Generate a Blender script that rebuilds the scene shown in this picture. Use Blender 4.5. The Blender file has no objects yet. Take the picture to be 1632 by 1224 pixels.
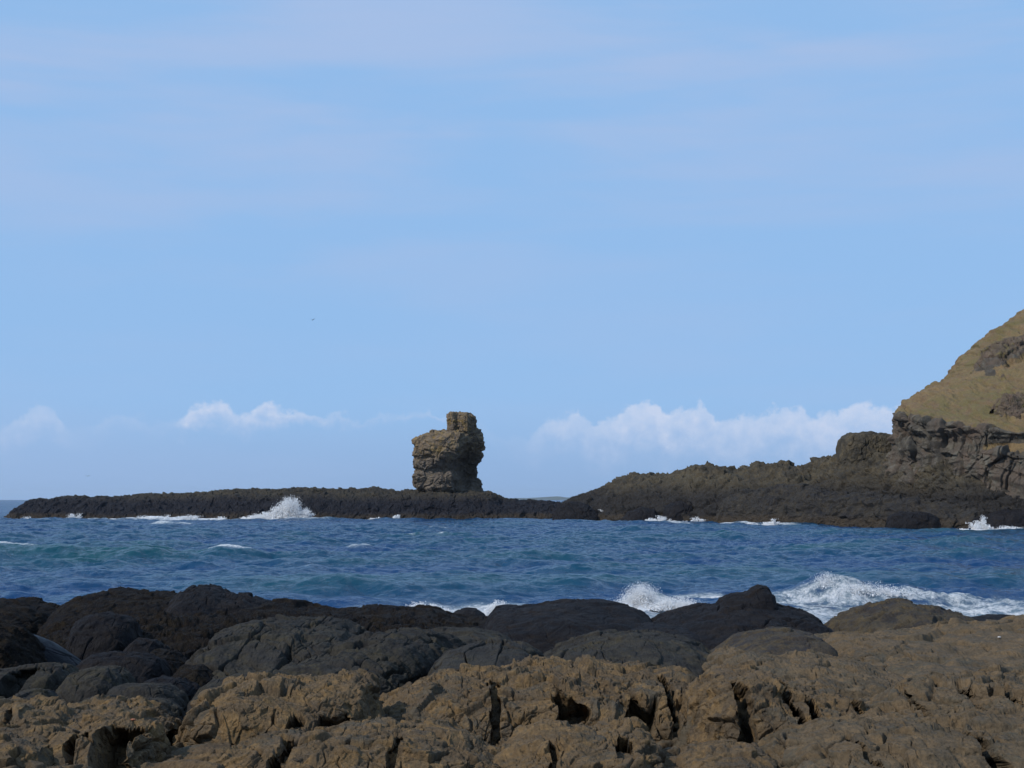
import bpy, math
import numpy as np

# ------------------------------------------------------------------ camera, world, sun, exposure
SC = bpy.context.scene
F, CX, CY, HZ, CAMZ = 2242.0, 816.0, 612.0, 796.0, 3.2
PITCH = math.atan((HZ - CY) / F)
cam_d = bpy.data.cameras.new("camera")
cam = bpy.data.objects.new("camera", cam_d)
SC.collection.objects.link(cam)
cam_d.sensor_width = 36.0
cam_d.lens = 36.0 * F / 1632.0
cam_d.clip_start = 0.1
cam_d.clip_end = 60000.0
cam.location = (0, 0, CAMZ)
cam.rotation_euler = (math.pi / 2 + PITCH, 0, 0)
SC.camera = cam

SUN_EL = math.radians(40)
SUN_AZ = math.radians(-122)         # compass-like, 0 = +Y (view direction), clockwise positive: behind and to the left
sd = np.array([math.sin(SUN_AZ) * math.cos(SUN_EL), math.cos(SUN_AZ) * math.cos(SUN_EL), math.sin(SUN_EL)])
sun_l = bpy.data.lights.new("sun", 'SUN')
sun_l.energy = 3.4
sun_l.angle = math.radians(0.53)
sun_l.color = (1.0, 0.94, 0.86)
sun = bpy.data.objects.new("sun", sun_l)
SC.collection.objects.link(sun)
from mathutils import Vector
sun.rotation_euler = Vector(sd).to_track_quat('Z', 'Y').to_euler()

SC.view_settings.view_transform = 'Standard'
SC.view_settings.look = 'None'
SC.view_settings.exposure = 0.0
SC.view_settings.gamma = 1.0
SC.cycles.max_bounces = 5
SC.cycles.volume_bounces = 0


class NT:
    """small helper for node trees"""
    def __init__(self, tree):
        self.t = tree
        tree.nodes.clear()

    def n(self, typ, ins=None, **props):
        nd = self.t.nodes.new(typ)
        for k, v in props.items():
            setattr(nd, k, v)
        if ins:
            for k, v in ins.items():
                s = nd.inputs[k]
                if isinstance(v, bpy.types.NodeSocket):
                    self.t.links.new(v, s)
                else:
                    if isinstance(v, (tuple, list)) and s.type == 'RGBA' and len(v) == 3:
                        v = (*v, 1.0)
                    s.default_value = v
        return nd

    def m(self, op, a, b=0.0, c=None, clamp=False):
        ins = {0: a, 1: b}
        if c is not None:
            ins[2] = c
        return self.n('ShaderNodeMath', ins, operation=op, use_clamp=clamp).outputs[0]

    def mix(self, f, a, b, blend='MIX'):
        nd = self.n('ShaderNodeMix', None, data_type='RGBA', blend_type=blend)
        for idx, v in ((0, f), (6, a), (7, b)):
            s = nd.inputs[idx]
            if isinstance(v, bpy.types.NodeSocket):
                self.t.links.new(v, s)
            else:
                s.default_value = (*v, 1.0) if isinstance(v, (tuple, list)) and len(v) == 3 else v
        return nd.outputs[2]

    def noise(self, vec, scale, detail=4.0, rough=0.55, dist=0.0, dims='3D'):
        return self.n('ShaderNodeTexNoise', {'Vector': vec, 'Scale': scale, 'Detail': detail, 'Roughness': rough,
                                             'Distortion': dist}, noise_dimensions=dims).outputs[0]

    def ss(self, x, a, b, lo=0.0, hi=1.0):
        return self.n('ShaderNodeMapRange', {0: x, 1: a, 2: b, 3: lo, 4: hi}, interpolation_type='SMOOTHSTEP').outputs[0]

    def lin(self, x, a, b, lo=0.0, hi=1.0):
        return self.n('ShaderNodeMapRange', {0: x, 1: a, 2: b, 3: lo, 4: hi}).outputs[0]

    def curve(self, x, pts, x0, x1, y0, y1):
        """float curve through pts (x,y) given in real ranges"""
        xs = self.lin(x, x0, x1)
        fc = self.n('ShaderNodeFloatCurve', {1: xs})
        cu = fc.mapping.curves[0]
        for i, (px, py) in enumerate(pts):
            q = ((px - x0) / (x1 - x0), (py - y0) / (y1 - y0))
            if i < 2:
                cu.points[i].location = q
            else:
                cu.points.new(*q)
        for p_ in cu.points:
            p_.handle_type = 'AUTO_CLAMPED'
        fc.mapping.update()
        return self.lin(fc.outputs[0], 0, 1, y0, y1)


world = bpy.data.worlds.new("World")
SC.world = world
world.use_nodes = True
W = NT(world.node_tree)
sky = W.n('ShaderNodeTexSky', None, sky_type='NISHITA', sun_disc=False, sun_elevation=SUN_EL,
          sun_rotation=SUN_AZ, altitude=0.0, air_density=1.0, dust_density=0.6, ozone_density=2.0)
tc = W.n('ShaderNodeTexCoord').outputs['Generated']
sx = W.n('ShaderNodeSeparateXYZ', {0: tc})
X_, Y_, Z_ = sx.outputs
az = W.m('ARCTAN2', X_, Y_)                      # 0 = view direction
el = W.m('ARCSINE', Z_)
# angular coordinates scaled to 1/1000 rad
A = W.m('MULTIPLY', az, 1000.0)
E = W.m('MULTIPLY', el, 1000.0)
def ua(u): return math.atan((u - CX) / F) * 1000
def ve(v): return math.atan((HZ - v) / F) * 1000
pv = W.n('ShaderNodeCombineXYZ', {0: A, 1: E, 2: 0.0}).outputs[0]
# cumulus bank low over the horizon: top height against azimuth, broken up by noise
n1 = W.noise(pv, 0.07, 6, 0.6)
n2 = W.noise(pv, 0.018, 3, 0.5)
wob = W.m('ADD', W.m('MULTIPLY', W.m('SUBTRACT', n1, 0.5), 26.0), W.m('MULTIPLY', W.m('SUBTRACT', n2, 0.5), 8.0))
tops = [(-200, 700), (0, 690), (40, 668), (70, 655), (95, 672), (130, 690), (170, 668), (210, 665), (260, 678), (290, 668), (315, 648), (345, 642),
        (375, 655), (395, 660), (425, 648), (470, 655), (520, 658), (560, 668), (620, 664), (680, 656), (710, 660), (760, 675),
        (830, 695), (870, 675), (915, 660), (940, 672), (990, 655), (1035, 640), (1065, 655), (1090, 650), (1115, 645), (1140, 665),
        (1190, 668), (1235, 652), (1270, 658), (1310, 665), (1350, 655), (1385, 646), (1420, 652), (1500, 650), (1632, 655), (1850, 640)]
stren = [(-200, 0.3), (0, 0.25), (60, 0.5), (100, 0.3), (130, 0.08), (190, 0.25), (250, 0.1), (300, 0.95), (345, 1.0), (385, 0.8), (430, 1.0),
         (480, 0.85), (530, 0.5), (600, 0.35), (680, 0.65), (705, 0.5), (740, 0.15), (800, 0.1), (850, 0.3), (900, 0.6), (960, 0.65), (1030, 0.95),
         (1120, 0.9), (1180, 0.7), (1250, 0.85), (1400, 0.9), (1632, 0.8), (1850, 0.7)]
thick = [(-200, 30), (0, 30), (130, 22), (260, 16), (345, 24), (430, 20), (520, 12), (700, 6), (780, 15), (850, 30), (920, 36), (1030, 50), (1300, 50), (1632, 48), (1850, 48)]
a0, a1 = ua(-200), ua(1850)
topE = W.curve(A, [(ua(u), ve(v)) for u, v in tops], a0, a1, 0.0, 100.0)
strE = W.curve(A, [(ua(u), s) for u, s in stren], a0, a1, 0.0, 1.0)
thE = W.curve(A, [(ua(u), s) for u, s in thick], a0, a1, 0.0, 60.0)
d = W.m('SUBTRACT', W.m('ADD', topE, wob), E)       # >0 below the top
edge = W.ss(d, -1.2, 4.0)
body = W.m('SUBTRACT', 1.0, W.ss(W.m('DIVIDE', d, thE), 0.15, 1.0))
puff = W.noise(pv, 0.09, 4, 0.6)
cum = W.m('MULTIPLY', W.m('MULTIPLY', edge, body), W.m('MULTIPLY', strE, W.lin(puff, 0.3, 0.7, 0.55, 1.1)), clamp=True)
# thin veil of high cloud in slanting bands
mp = W.n('ShaderNodeMapping', {'Vector': pv, 'Rotation': (0, 0, math.radians(7)), 'Scale': (0.0022, 0.0125, 1)}).outputs[0]
v1 = W.noise(mp, 1.0, 5, 0.5, 0.4)
mp2 = W.n('ShaderNodeMapping', {'Vector': pv, 'Rotation': (0, 0, math.radians(-4)), 'Scale': (0.005, 0.045, 1)}).outputs[0]
v2 = W.noise(mp2, 1.0, 4, 0.55, 0.3)
hi_w = W.ss(E, 60, 330, 0.25, 1.0)
veil = W.m('MULTIPLY', W.ss(W.m('ADD', W.m('MULTIPLY', v1, 0.8), W.m('MULTIPLY', v2, 0.2)), 0.42, 0.62), hi_w)
low = W.m('SUBTRACT', 1.0, W.ss(E, 10, 75))         # haze band near the horizon
SKS = 0.1
tint = W.mix(0.93, sky.outputs[0], (2.95, 5.15, 8.5))
tint = W.mix(W.m('MULTIPLY', low, 0.8), tint, (2.85, 4.4, 7.1))
tint = W.mix(W.m('MULTIPLY', veil, 0.95), tint, (3.8, 5.2, 7.9))
ccol = W.mix(W.m('MULTIPLY', W.ss(W.m('DIVIDE', d, thE), 0.0, 0.6), W.lin(puff, 0.35, 0.65, 1.0, 0.3)), (6.6, 7.2, 8.8), (4.6, 5.7, 8.1))
tint = W.mix(W.m('MULTIPLY', cum, 0.8), tint, ccol)
bg = W.n('ShaderNodeBackground', {0: tint, 1: SKS})
W.n('ShaderNodeOutputWorld', {0: bg.outputs[0]})

# ------------------------------------------------------------------ geometry helpers
cth, sth = math.cos(PITCH), math.sin(PITCH)


def P(u, v, D):
    """world point seen at photograph pixel (u, v), at distance D along the view axis"""
    u, v, D = np.broadcast_arrays(np.asarray(u, float), np.asarray(v, float), np.asarray(D, float))
    xc, yc = (u - CX) / F, -(v - CY) / F
    ry, rz = cth - yc * sth, sth + yc * cth
    k = D / ry
    return np.stack([xc * k, D, CAMZ + rz * k], -1)


def _hash(ix, iy, iz, seed):
    h = (ix * np.uint32(374761393)) ^ (iy * np.uint32(668265263)) ^ (iz * np.uint32(2147483647 - 58)) ^ np.uint32(seed * 7919 + 13)
    h = (h ^ (h >> np.uint32(13))) * np.uint32(1274126177)
    h = (h ^ (h >> np.uint32(16))) * np.uint32(2246822519)
    return h ^ (h >> np.uint32(15))


def perlin(p, seed=0):
    p = np.asarray(p, np.float32).reshape(-1, 3)
    f = np.floor(p)
    r = p - f
    i = f.astype(np.int64).astype(np.uint32)
    w = r * r * r * (r * (r * 6 - 15) + 10)
    out = np.zeros(len(p), np.float32)
    for dx in (0, 1):
        for dy in (0, 1):
            for dz in (0, 1):
                h = _hash(i[:, 0] + np.uint32(dx), i[:, 1] + np.uint32(dy), i[:, 2] + np.uint32(dz), seed)
                gx = (h & np.uint32(1023)).astype(np.float32) / 511.5 - 1
                gy = ((h >> np.uint32(10)) & np.uint32(1023)).astype(np.float32) / 511.5 - 1
                gz = ((h >> np.uint32(20)) & np.uint32(1023)).astype(np.float32) / 511.5 - 1
                dt = gx * (r[:, 0] - dx) + gy * (r[:, 1] - dy) + gz * (r[:, 2] - dz)
                ww = (w[:, 0] if dx else 1 - w[:, 0]) * (w[:, 1] if dy else 1 - w[:, 1]) * (w[:, 2] if dz else 1 - w[:, 2])
                out += ww * dt
    return out * 1.3


def fbm(p, octv=4, gain=0.5, lac=2.03, seed=0, ridged=False):
    s, a, t = 0.0, 1.0, 0.0
    p = np.asarray(p, np.float32)
    for o in range(octv):
        n = perlin(p, seed + o * 17)
        if ridged:
            n = 1 - 2.2 * np.abs(n)
        s = s + a * n
        t += a
        a *= gain
        p = p * lac + 11.7
    return s / t


def voro(p, seed=0, facet=False):
    """F1, F2, random value of the nearest cell (and a tilted plane across that cell)"""
    p = np.asarray(p, np.float32).reshape(-1, 3)
    f = np.floor(p)
    i = f.astype(np.int64).astype(np.uint32)
    r = p - f
    F1 = np.full(len(p), 9.0, np.float32)
    F2 = F1.copy()
    cid = np.zeros(len(p), np.float32)
    fac = np.zeros(len(p), np.float32)
    for dx in (-1, 0, 1):
        for dy in (-1, 0, 1):
            for dz in (-1, 0, 1):
                h = _hash(i[:, 0] + np.uint32(dx & 0xffffffff), i[:, 1] + np.uint32(dy & 0xffffffff), i[:, 2] + np.uint32(dz & 0xffffffff), seed)
                ox = (h & np.uint32(1023)).astype(np.float32) / 1023
                oy = ((h >> np.uint32(10)) & np.uint32(1023)).astype(np.float32) / 1023
                oz = ((h >> np.uint32(20)) & np.uint32(1023)).astype(np.float32) / 1023
                q = (dx + ox - r[:, 0]) ** 2 + (dy + oy - r[:, 1]) ** 2 + (dz + oz - r[:, 2]) ** 2
                c = ((h * np.uint32(2654435761)) >> np.uint32(8)).astype(np.float32) / float(1 << 24)
                m = q < F1
                F2 = np.where(m, F1, np.minimum(F2, q))
                cid = np.where(m, c, cid)
                if facet:
                    h2 = _hash(h, h >> np.uint32(7), h ^ np.uint32(977), seed + 5)
                    gx = (h2 & np.uint32(1023)).astype(np.float32) / 511.5 - 1
                    gy = ((h2 >> np.uint32(10)) & np.uint32(1023)).astype(np.float32) / 511.5 - 1
                    gz_ = ((h2 >> np.uint32(20)) & np.uint32(1023)).astype(np.float32) / 511.5 - 1
                    v = gx * (dx + ox - r[:, 0]) + gy * (dy + oy - r[:, 1]) + gz_ * (dz + oz - r[:, 2])
                    fac = np.where(m, v, fac)
                F1 = np.where(m, q, F1)
    if facet:
        return np.sqrt(F1), np.sqrt(F2), cid, fac
    return np.sqrt(F1), np.sqrt(F2), cid


def sstep(x, a, b):
    t = np.clip((x - a) / (b - a), 0, 1)
    return t * t * (3 - 2 * t)


def warp(p, s, amt, seed=0):
    p = np.asarray(p, np.float32)
    q = p * s
    return p + amt * np.stack([perlin(q, seed), perlin(q + 31.3, seed + 1), perlin(q + 71.9, seed + 2)], -1)


def grid_mesh(name, co, mat, attrs=None, wrap=False, parent=None, flip=False):
    n, m = co.shape[:2]
    me = bpy.data.meshes.new(name)
    idx = np.arange(n * m, dtype=np.int32).reshape(n, m)
    if wrap:
        idx = np.concatenate([idx, idx[:, :1]], 1)
    a, b, c, d_ = idx[:-1, :-1], idx[:-1, 1:], idx[1:, 1:], idx[1:, :-1]
    q = np.stack([a, b, c, d_] if not flip else [a, d_, c, b], -1).reshape(-1, 4)
    me.vertices.add(n * m)
    me.vertices.foreach_set('co', np.ascontiguousarray(co.reshape(-1), np.float32))
    me.loops.add(q.size)
    me.loops.foreach_set('vertex_index', np.ascontiguousarray(q.reshape(-1)))
    me.polygons.add(len(q))
    me.polygons.foreach_set('loop_start', np.arange(0, q.size, 4, dtype=np.int32))
    me.polygons.foreach_set('use_smooth', np.ones(len(q), bool))
    me.update(calc_edges=True)
    for k, v in (attrs or {}).items():
        at = me.attributes.new(k, 'FLOAT', 'POINT')
        at.data.foreach_set('value', np.ascontiguousarray(v.reshape(-1), np.float32))
    me.materials.append(mat)
    o = bpy.data.objects.new(name, me)
    SC.collection.objects.link(o)
    if parent:
        o.parent = parent
    return o


def tri_mesh(name, co, tris, mat, smooth=False, parent=None):
    me = bpy.data.meshes.new(name)
    me.vertices.add(len(co))
    me.vertices.foreach_set('co', np.ascontiguousarray(co.reshape(-1), np.float32))
    me.loops.add(tris.size)
    me.loops.foreach_set('vertex_index', np.ascontiguousarray(tris.reshape(-1), np.int32))
    me.polygons.add(len(tris))
    me.polygons.foreach_set('loop_start', np.arange(0, tris.size, 3, dtype=np.int32))
    me.polygons.foreach_set('use_smooth', np.full(len(tris), smooth))
    me.update(calc_edges=True)
    me.materials.append(mat)
    o = bpy.data.objects.new(name, me)
    SC.collection.objects.link(o)
    if parent:
        o.parent = parent
    return o


def normals(co, wrap=False):
    if wrap:
        gu = (np.roll(co, -1, 1) - np.roll(co, 1, 1))
    else:
        gu = np.gradient(co, axis=1)
    gv = np.gradient(co, axis=0)
    n = np.cross(gu, gv)
    l = np.linalg.norm(n, axis=-1, keepdims=True)
    return n / np.maximum(l, 1e-9)


def tag(o, label, cat=None, group=None, kind=None):
    o['label'] = label
    if cat: o['category'] = cat
    if group: o['group'] = group
    if kind: o['kind'] = kind
    return o


def set_origin(o, loc):
    """move the object's origin to loc without moving its mesh"""
    me = o.data
    c = np.empty(len(me.vertices) * 3, np.float32)
    me.vertices.foreach_get('co', c)
    c = c.reshape(-1, 3) - np.asarray(loc, np.float32)
    me.vertices.foreach_set('co', c.reshape(-1))
    me.update()
    o.location = [float(x) for x in loc]


# ------------------------------------------------------------------ materials
def rock_mat(name, cols, scale=1.0, patch=None, patch_amt=0.3, rough=0.85, bump=0.02, tide=None, spec=0.15, fine=1.0, crev=None):
    """cols: three linear colours mixed by noise; tide: list of (z0, z1, colour, amount) stain bands by height above the sea"""
    mt = bpy.data.materials.new(name)
    mt.use_nodes = True
    T = NT(mt.node_tree)
    geo = T.n('ShaderNodeNewGeometry')
    pos = geo.outputs['Position']
    a = T.noise(pos, 0.9 * scale, 5, 0.6, 0.6)
    b = T.noise(pos, 5.0 * scale, 6, 0.65, 0.3)
    c = T.noise(pos, 28.0 * scale, 5, 0.7)
    col = T.mix(T.ss(a, 0.38, 0.62), cols[0], cols[1])
    col = T.mix(T.ss(b, 0.42, 0.66), col, cols[2])
    sp = T.m('MULTIPLY', T.lin(c, 0.3, 0.7, 0.68, 1.32), T.lin(T.noise(pos, 3.0 * scale, 7, 0.7), 0.3, 0.7, 0.8, 1.2))
    if patch:
        pn = T.noise(pos, 2.1 * scale, 5, 0.62, 0.8)
        pn2 = T.noise(pos, 17 * scale, 4, 0.7)
        col = T.mix(T.m('MULTIPLY', T.ss(T.m('ADD', T.m('MULTIPLY', pn, 0.7), T.m('MULTIPLY', pn2, 0.3)), 0.52, 0.60), patch_amt), col, patch)
    if tide:
        z = T.n('ShaderNodeSeparateXYZ', {0: pos}).outputs[2]
        zn = T.m('ADD', z, T.m('MULTIPLY', T.m('SUBTRACT', T.noise(pos, 0.55 * scale, 5, 0.6), 0.5), tide[0][4] if len(tide[0]) > 4 else 1.5))
        for tb in tide:
            z0, z1, tcol, amt = tb[:4]
            col = T.mix(T.m('MULTIPLY', T.m('SUBTRACT', 1.0, T.ss(zn, z0, z1)), amt), col, tcol)
    hs = T.n('ShaderNodeVectorMath', {0: col, 3: sp}, operation='SCALE').outputs[0]
    # bump: grain, pits
    h1 = T.noise(pos, 9 * scale * fine, 8, 0.65, 0.2)
    h2 = T.noise(pos, 45 * scale * fine, 5, 0.7)
    vo = T.n('ShaderNodeTexVoronoi', {'Vector': pos, 'Scale': 16 * scale * fine, 'Randomness': 1.0}, feature='F1').outputs[0]
    pit = T.ss(vo, 0.0, 0.35)
    hh = T.m('ADD', T.m('MULTIPLY', h1, 1.0), T.m('ADD', T.m('MULTIPLY', h2, 0.35), T.m('MULTIPLY', pit, 0.4)))
    bp = T.n('ShaderNodeBump', {'Strength': 1.0, 'Distance': bump, 'Height': hh})
    r_ = T.lin(b, 0.3, 0.7, rough - 0.08, min(1.0, rough + 0.08))
    bs = T.n('ShaderNodeBsdfPrincipled', {'Base Color': hs, 'Roughness': r_, 'Specular IOR Level': spec, 'Normal': bp.outputs[0]})
    T.n('ShaderNodeOutputMaterial', {0: bs.outputs[0]})
    return mt


M_brown = rock_mat('brown_rock', [(0.105, 0.073, 0.041), (0.078, 0.057, 0.036), (0.150, 0.096, 0.044)], 1.0, patch=(0.062, 0.057, 0.044), patch_amt=0.6, bump=0.04)
M_tan = rock_mat('tan_rock', [(0.100, 0.072, 0.043), (0.070, 0.055, 0.036), (0.118, 0.082, 0.046)], 1.0, patch=(0.058, 0.054, 0.040), patch_amt=0.55, bump=0.03)
M_grey = rock_mat('grey_rock', [(0.0272, 0.0254, 0.0225), (0.0350, 0.0316, 0.0248), (0.0221, 0.0205, 0.0195)], 1.0, patch=(0.0486, 0.0408, 0.0236), patch_amt=0.5, bump=0.018, spec=0.08)
M_dark = rock_mat('dark_rock', [(0.0110, 0.0105, 0.0116), (0.0149, 0.0132, 0.0132), (0.0088, 0.0083, 0.0099)], 1.0, patch=(0.0193, 0.0143, 0.0110), patch_amt=0.5, rough=0.72, bump=0.02, spec=0.06)
M_weed = rock_mat('weedy_rock', [(0.0132, 0.0105, 0.0088), (0.0077, 0.0066, 0.0072), (0.0193, 0.0143, 0.0099)], 1.6, patch=(0.0248, 0.0187, 0.0110), patch_amt=0.5, rough=0.75, bump=0.06, spec=0.07)
M_wet = rock_mat('wet_rock', [(0.0060, 0.0066, 0.0096), (0.0084, 0.0090, 0.0120), (0.0048, 0.0054, 0.0072)], 0.8, rough=0.36, bump=0.012, spec=0.08)
[n for n in M_wet.node_tree.nodes if n.type == 'BSDF_PRINCIPLED'][0].inputs['IOR'].default_value = 1.16
M_olive = rock_mat('olive_rock', [(0.0495, 0.0396, 0.0255), (0.0297, 0.0252, 0.0225), (0.0660, 0.0492, 0.0270)], 1.0, patch=(0.0198, 0.0180, 0.0188), patch_amt=0.8, bump=0.02)
M_reef = rock_mat('reef_rock', [(0.0440, 0.0384, 0.0288), (0.0304, 0.0272, 0.0240), (0.0520, 0.0432, 0.0288)], 0.22, patch=(0.0240, 0.0224, 0.0216), patch_amt=0.5, bump=0.15,
                  tide=[(2.6, 4.4, (0.0120, 0.0125, 0.0175), 0.95, 1.4), (0.5, 1.3, (0.0400, 0.0304, 0.0208), 0.75)])
M_shore = rock_mat('shore_rock', [(0.0680, 0.0576, 0.0384), (0.0416, 0.0368, 0.0288), (0.0800, 0.0640, 0.0400)], 0.16, patch=(0.0360, 0.0336, 0.0288), patch_amt=0.6, bump=0.2,
                   tide=[(3.2, 6.5, (0.0176, 0.0168, 0.0176), 0.9, 3.0), (0.7, 1.3, (0.0440, 0.0344, 0.0240), 0.8)])
M_ledge = rock_mat('ledge_rock', [(0.030, 0.028, 0.026), (0.022, 0.021, 0.022), (0.042, 0.036, 0.028)], 0.2, patch=(0.055, 0.045, 0.03), patch_amt=0.4, bump=0.2,
                   tide=[(0.7, 1.4, (0.045, 0.035, 0.025), 0.8, 1.2)])
M_blackrock = rock_mat('black_rock', [(0.0135, 0.0128, 0.0142), (0.0180, 0.0165, 0.0173), (0.0112, 0.0105, 0.0120)], 0.3, bump=0.1, rough=0.75, spec=0.06)
M_stack = rock_mat('stack_rock', [(0.1591, 0.1221, 0.0855), (0.1075, 0.0860, 0.0666), (0.1763, 0.1290, 0.0720)], 0.35, patch=(0.2150, 0.1419, 0.0360), patch_amt=0.6, bump=0.12,
                   tide=[(9.0, 11.5, (0.1075, 0.0929, 0.0792), 0.7, 2.5)])
M_purple = rock_mat('reddish_crag', [(0.1029, 0.0742, 0.0571), (0.0735, 0.0583, 0.0459), (0.1225, 0.0975, 0.0694)], 0.35, patch=(0.1323, 0.1113, 0.0510), patch_amt=0.85, bump=0.15)


def cliff_mat():
    mt = bpy.data.materials.new('cliff_and_turf')
    mt.use_nodes = True
    T = NT(mt.node_tree)
    geo = T.n('ShaderNodeNewGeometry')
    pos = geo.outputs['Position']
    at = T.n('ShaderNodeAttribute', None, attribute_name='grass', attribute_type='GEOMETRY').outputs[2]
    a = T.noise(pos, 0.12, 5, 0.6, 0.5)
    b = T.noise(pos, 0.7, 6, 0.65)
    c = T.noise(pos, 4.5, 5, 0.7)
    rock = T.mix(T.ss(a, 0.4, 0.6), (0.062, 0.055, 0.045), (0.105, 0.078, 0.058))
    rock = T.mix(T.ss(b, 0.45, 0.65), rock, (0.115, 0.104, 0.082))
    rock = T.mix(T.ss(c, 0.5, 0.75), rock, (0.035, 0.032, 0.03))
    turf = T.mix(T.ss(a, 0.38, 0.62), (0.178, 0.125, 0.064), (0.125, 0.102, 0.044))
    turf = T.mix(T.ss(b, 0.42, 0.68), turf, (0.15, 0.098, 0.058))
    turf = T.mix(T.m('MULTIPLY', T.ss(T.noise(pos, 1.4, 6, 0.7), 0.5, 0.7), 0.6), turf, (0.088, 0.075, 0.034))
    gm = T.ss(T.m('ADD', at, T.m('MULTIPLY', T.m('SUBTRACT', b, 0.5), 0.7)), 0.42, 0.58)
    col = T.mix(gm, rock, turf)
    sp = T.lin(c, 0.3, 0.7, 0.75, 1.25)
    col = T.n('ShaderNodeVectorMath', {0: col, 3: sp}, operation='SCALE').outputs[0]
    hh = T.m('ADD', T.noise(pos, 1.2, 8, 0.65), T.m('MULTIPLY', T.noise(pos, 6, 5, 0.7), 0.4))
    bp = T.n('ShaderNodeBump', {'Strength': 1.0, 'Distance': 0.25, 'Height': hh})
    bs = T.n('ShaderNodeBsdfPrincipled', {'Base Color': col, 'Roughness': 0.92, 'Specular IOR Level': 0.2, 'Normal': bp.outputs[0]})
    T.n('ShaderNodeOutputMaterial', {0: bs.outputs[0]})
    return mt


def sea_mat():
    mt = bpy.data.materials.new('sea_water')
    mt.use_nodes = True
    T = NT(mt.node_tree)
    pos = T.n('ShaderNodeNewGeometry').outputs['Position']
    foam = T.n('ShaderNodeAttribute', None, attribute_name='foam', attribute_type='GEOMETRY').outputs[2]
    green = T.n('ShaderNodeAttribute', None, attribute_name='green', attribute_type='GEOMETRY').outputs[2]
    base = T.mix(green, (0.004, 0.033, 0.100), (0.004, 0.050, 0.066))
    lac = T.noise(pos, 3.2, 6, 0.65, 1.2)
    fil = T.noise(pos, 11.0, 4, 0.7, 0.8)
    fm = T.m('ADD', foam, T.m('ADD', T.m('MULTIPLY', T.m('SUBTRACT', lac, 0.5), 1.1), T.m('MULTIPLY', T.m('SUBTRACT', fil, 0.5), 0.7)))
    fm = T.m('MULTIPLY', T.ss(fm, 0.32, 0.85), T.ss(foam, 0.02, 0.15))
    b1 = T.noise(pos, 2.6, 6, 0.6, 0.4)
    bp0 = T.n('ShaderNodeBump', {'Strength': 1.0, 'Distance': 0.07, 'Height': b1})
    nc = T.n('ShaderNodeTexNoise', {'Vector': pos, 'Scale': 1.7, 'Detail': 4.0, 'Roughness': 0.65}).outputs[1]
    nv_ = T.n('ShaderNodeVectorMath', {0: nc, 1: (0.5, 0.5, 0.5)}, operation='SUBTRACT').outputs[0]
    nv_ = T.n('ShaderNodeVectorMath', {0: nv_, 1: (0.9, 1.5, 0.0)}, operation='MULTIPLY').outputs[0]
    bp = T.n('ShaderNodeVectorMath', {0: T.n('ShaderNodeVectorMath', {0: bp0.outputs[0], 1: nv_}, operation='ADD').outputs[0]}, operation='NORMALIZE')
    # wind-roughened water: the facets that face the viewer let the body colour of the water show
    base = T.mix(T.m('MULTIPLY', T.ss(foam, 0.12, 0.6), 0.85), base, (0.13, 0.175, 0.20))
    dif = T.n('ShaderNodeBsdfDiffuse', {0: base, 'Normal': bp.outputs[0]})
    glo = T.n('ShaderNodeBsdfGlossy', {0: (1, 1, 1, 1), 'Roughness': 0.14, 'Normal': bp.outputs[0]})
    fr = T.n('ShaderNodeFresnel', {'IOR': 1.333, 'Normal': bp.outputs[0]}).outputs[0]
    wat = T.n('ShaderNodeMixShader', {0: T.m('MULTIPLY', fr, 0.58), 1: dif.outputs[0], 2: glo.outputs[0]})
    bp2 = T.n('ShaderNodeBump', {'Strength': 1.0, 'Distance': 0.16, 'Height': T.m('ADD', lac, fil)})
    fo = T.n('ShaderNodeBsdfPrincipled', {'Base Color': (0.78, 0.8, 0.82), 'Roughness': 0.9, 'Specular IOR Level': 0.2, 'Normal': bp2.outputs[0]})
    mx = T.n('ShaderNodeMixShader', {0: fm, 1: wat.outputs[0], 2: fo.outputs[0]})
    T.n('ShaderNodeOutputMaterial', {0: mx.outputs[0]})
    return mt


def plain_mat(name, col, rough=0.8, spec=0.3, trans=0.0, sub=0.0, nscale=30):
    mt = bpy.data.materials.new(name)
    mt.use_nodes = True
    T = NT(mt.node_tree)
    pos = T.n('ShaderNodeNewGeometry').outputs['Position']
    n = T.noise(pos, nscale, 4, 0.6)
    c = T.n('ShaderNodeVectorMath', {0: (*col,), 3: T.lin(n, 0.3, 0.7, 0.85, 1.12)}, operation='SCALE').outputs[0]
    bs = T.n('ShaderNodeBsdfPrincipled', {'Base Color': c, 'Roughness': rough, 'Specular IOR Level': spec})
    if sub:
        tr = T.n('ShaderNodeBsdfTranslucent', {0: (*col, 1)})
        mx = T.n('ShaderNodeMixShader', {0: sub, 1: bs.outputs[0], 2: tr.outputs[0]})
        T.n('ShaderNodeOutputMaterial', {0: mx.outputs[0]})
    else:
        T.n('ShaderNodeOutputMaterial', {0: bs.outputs[0]})
    return mt


M_cliff = cliff_mat()
M_sea = sea_mat()
M_spray = plain_mat('spray_white', (0.93, 0.94, 0.95), 0.8, 0.2, sub=0.45, nscale=2)
M_bird = plain_mat('bird_feathers', (0.02, 0.02, 0.022))
M_shell = plain_mat('shell_white', (0.45, 0.43, 0.41))
M_orange = plain_mat('orange_shard', (0.28, 0.11, 0.06))
M_far = plain_mat('far_land', (0.06, 0.07, 0.05), nscale=0.01)


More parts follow.
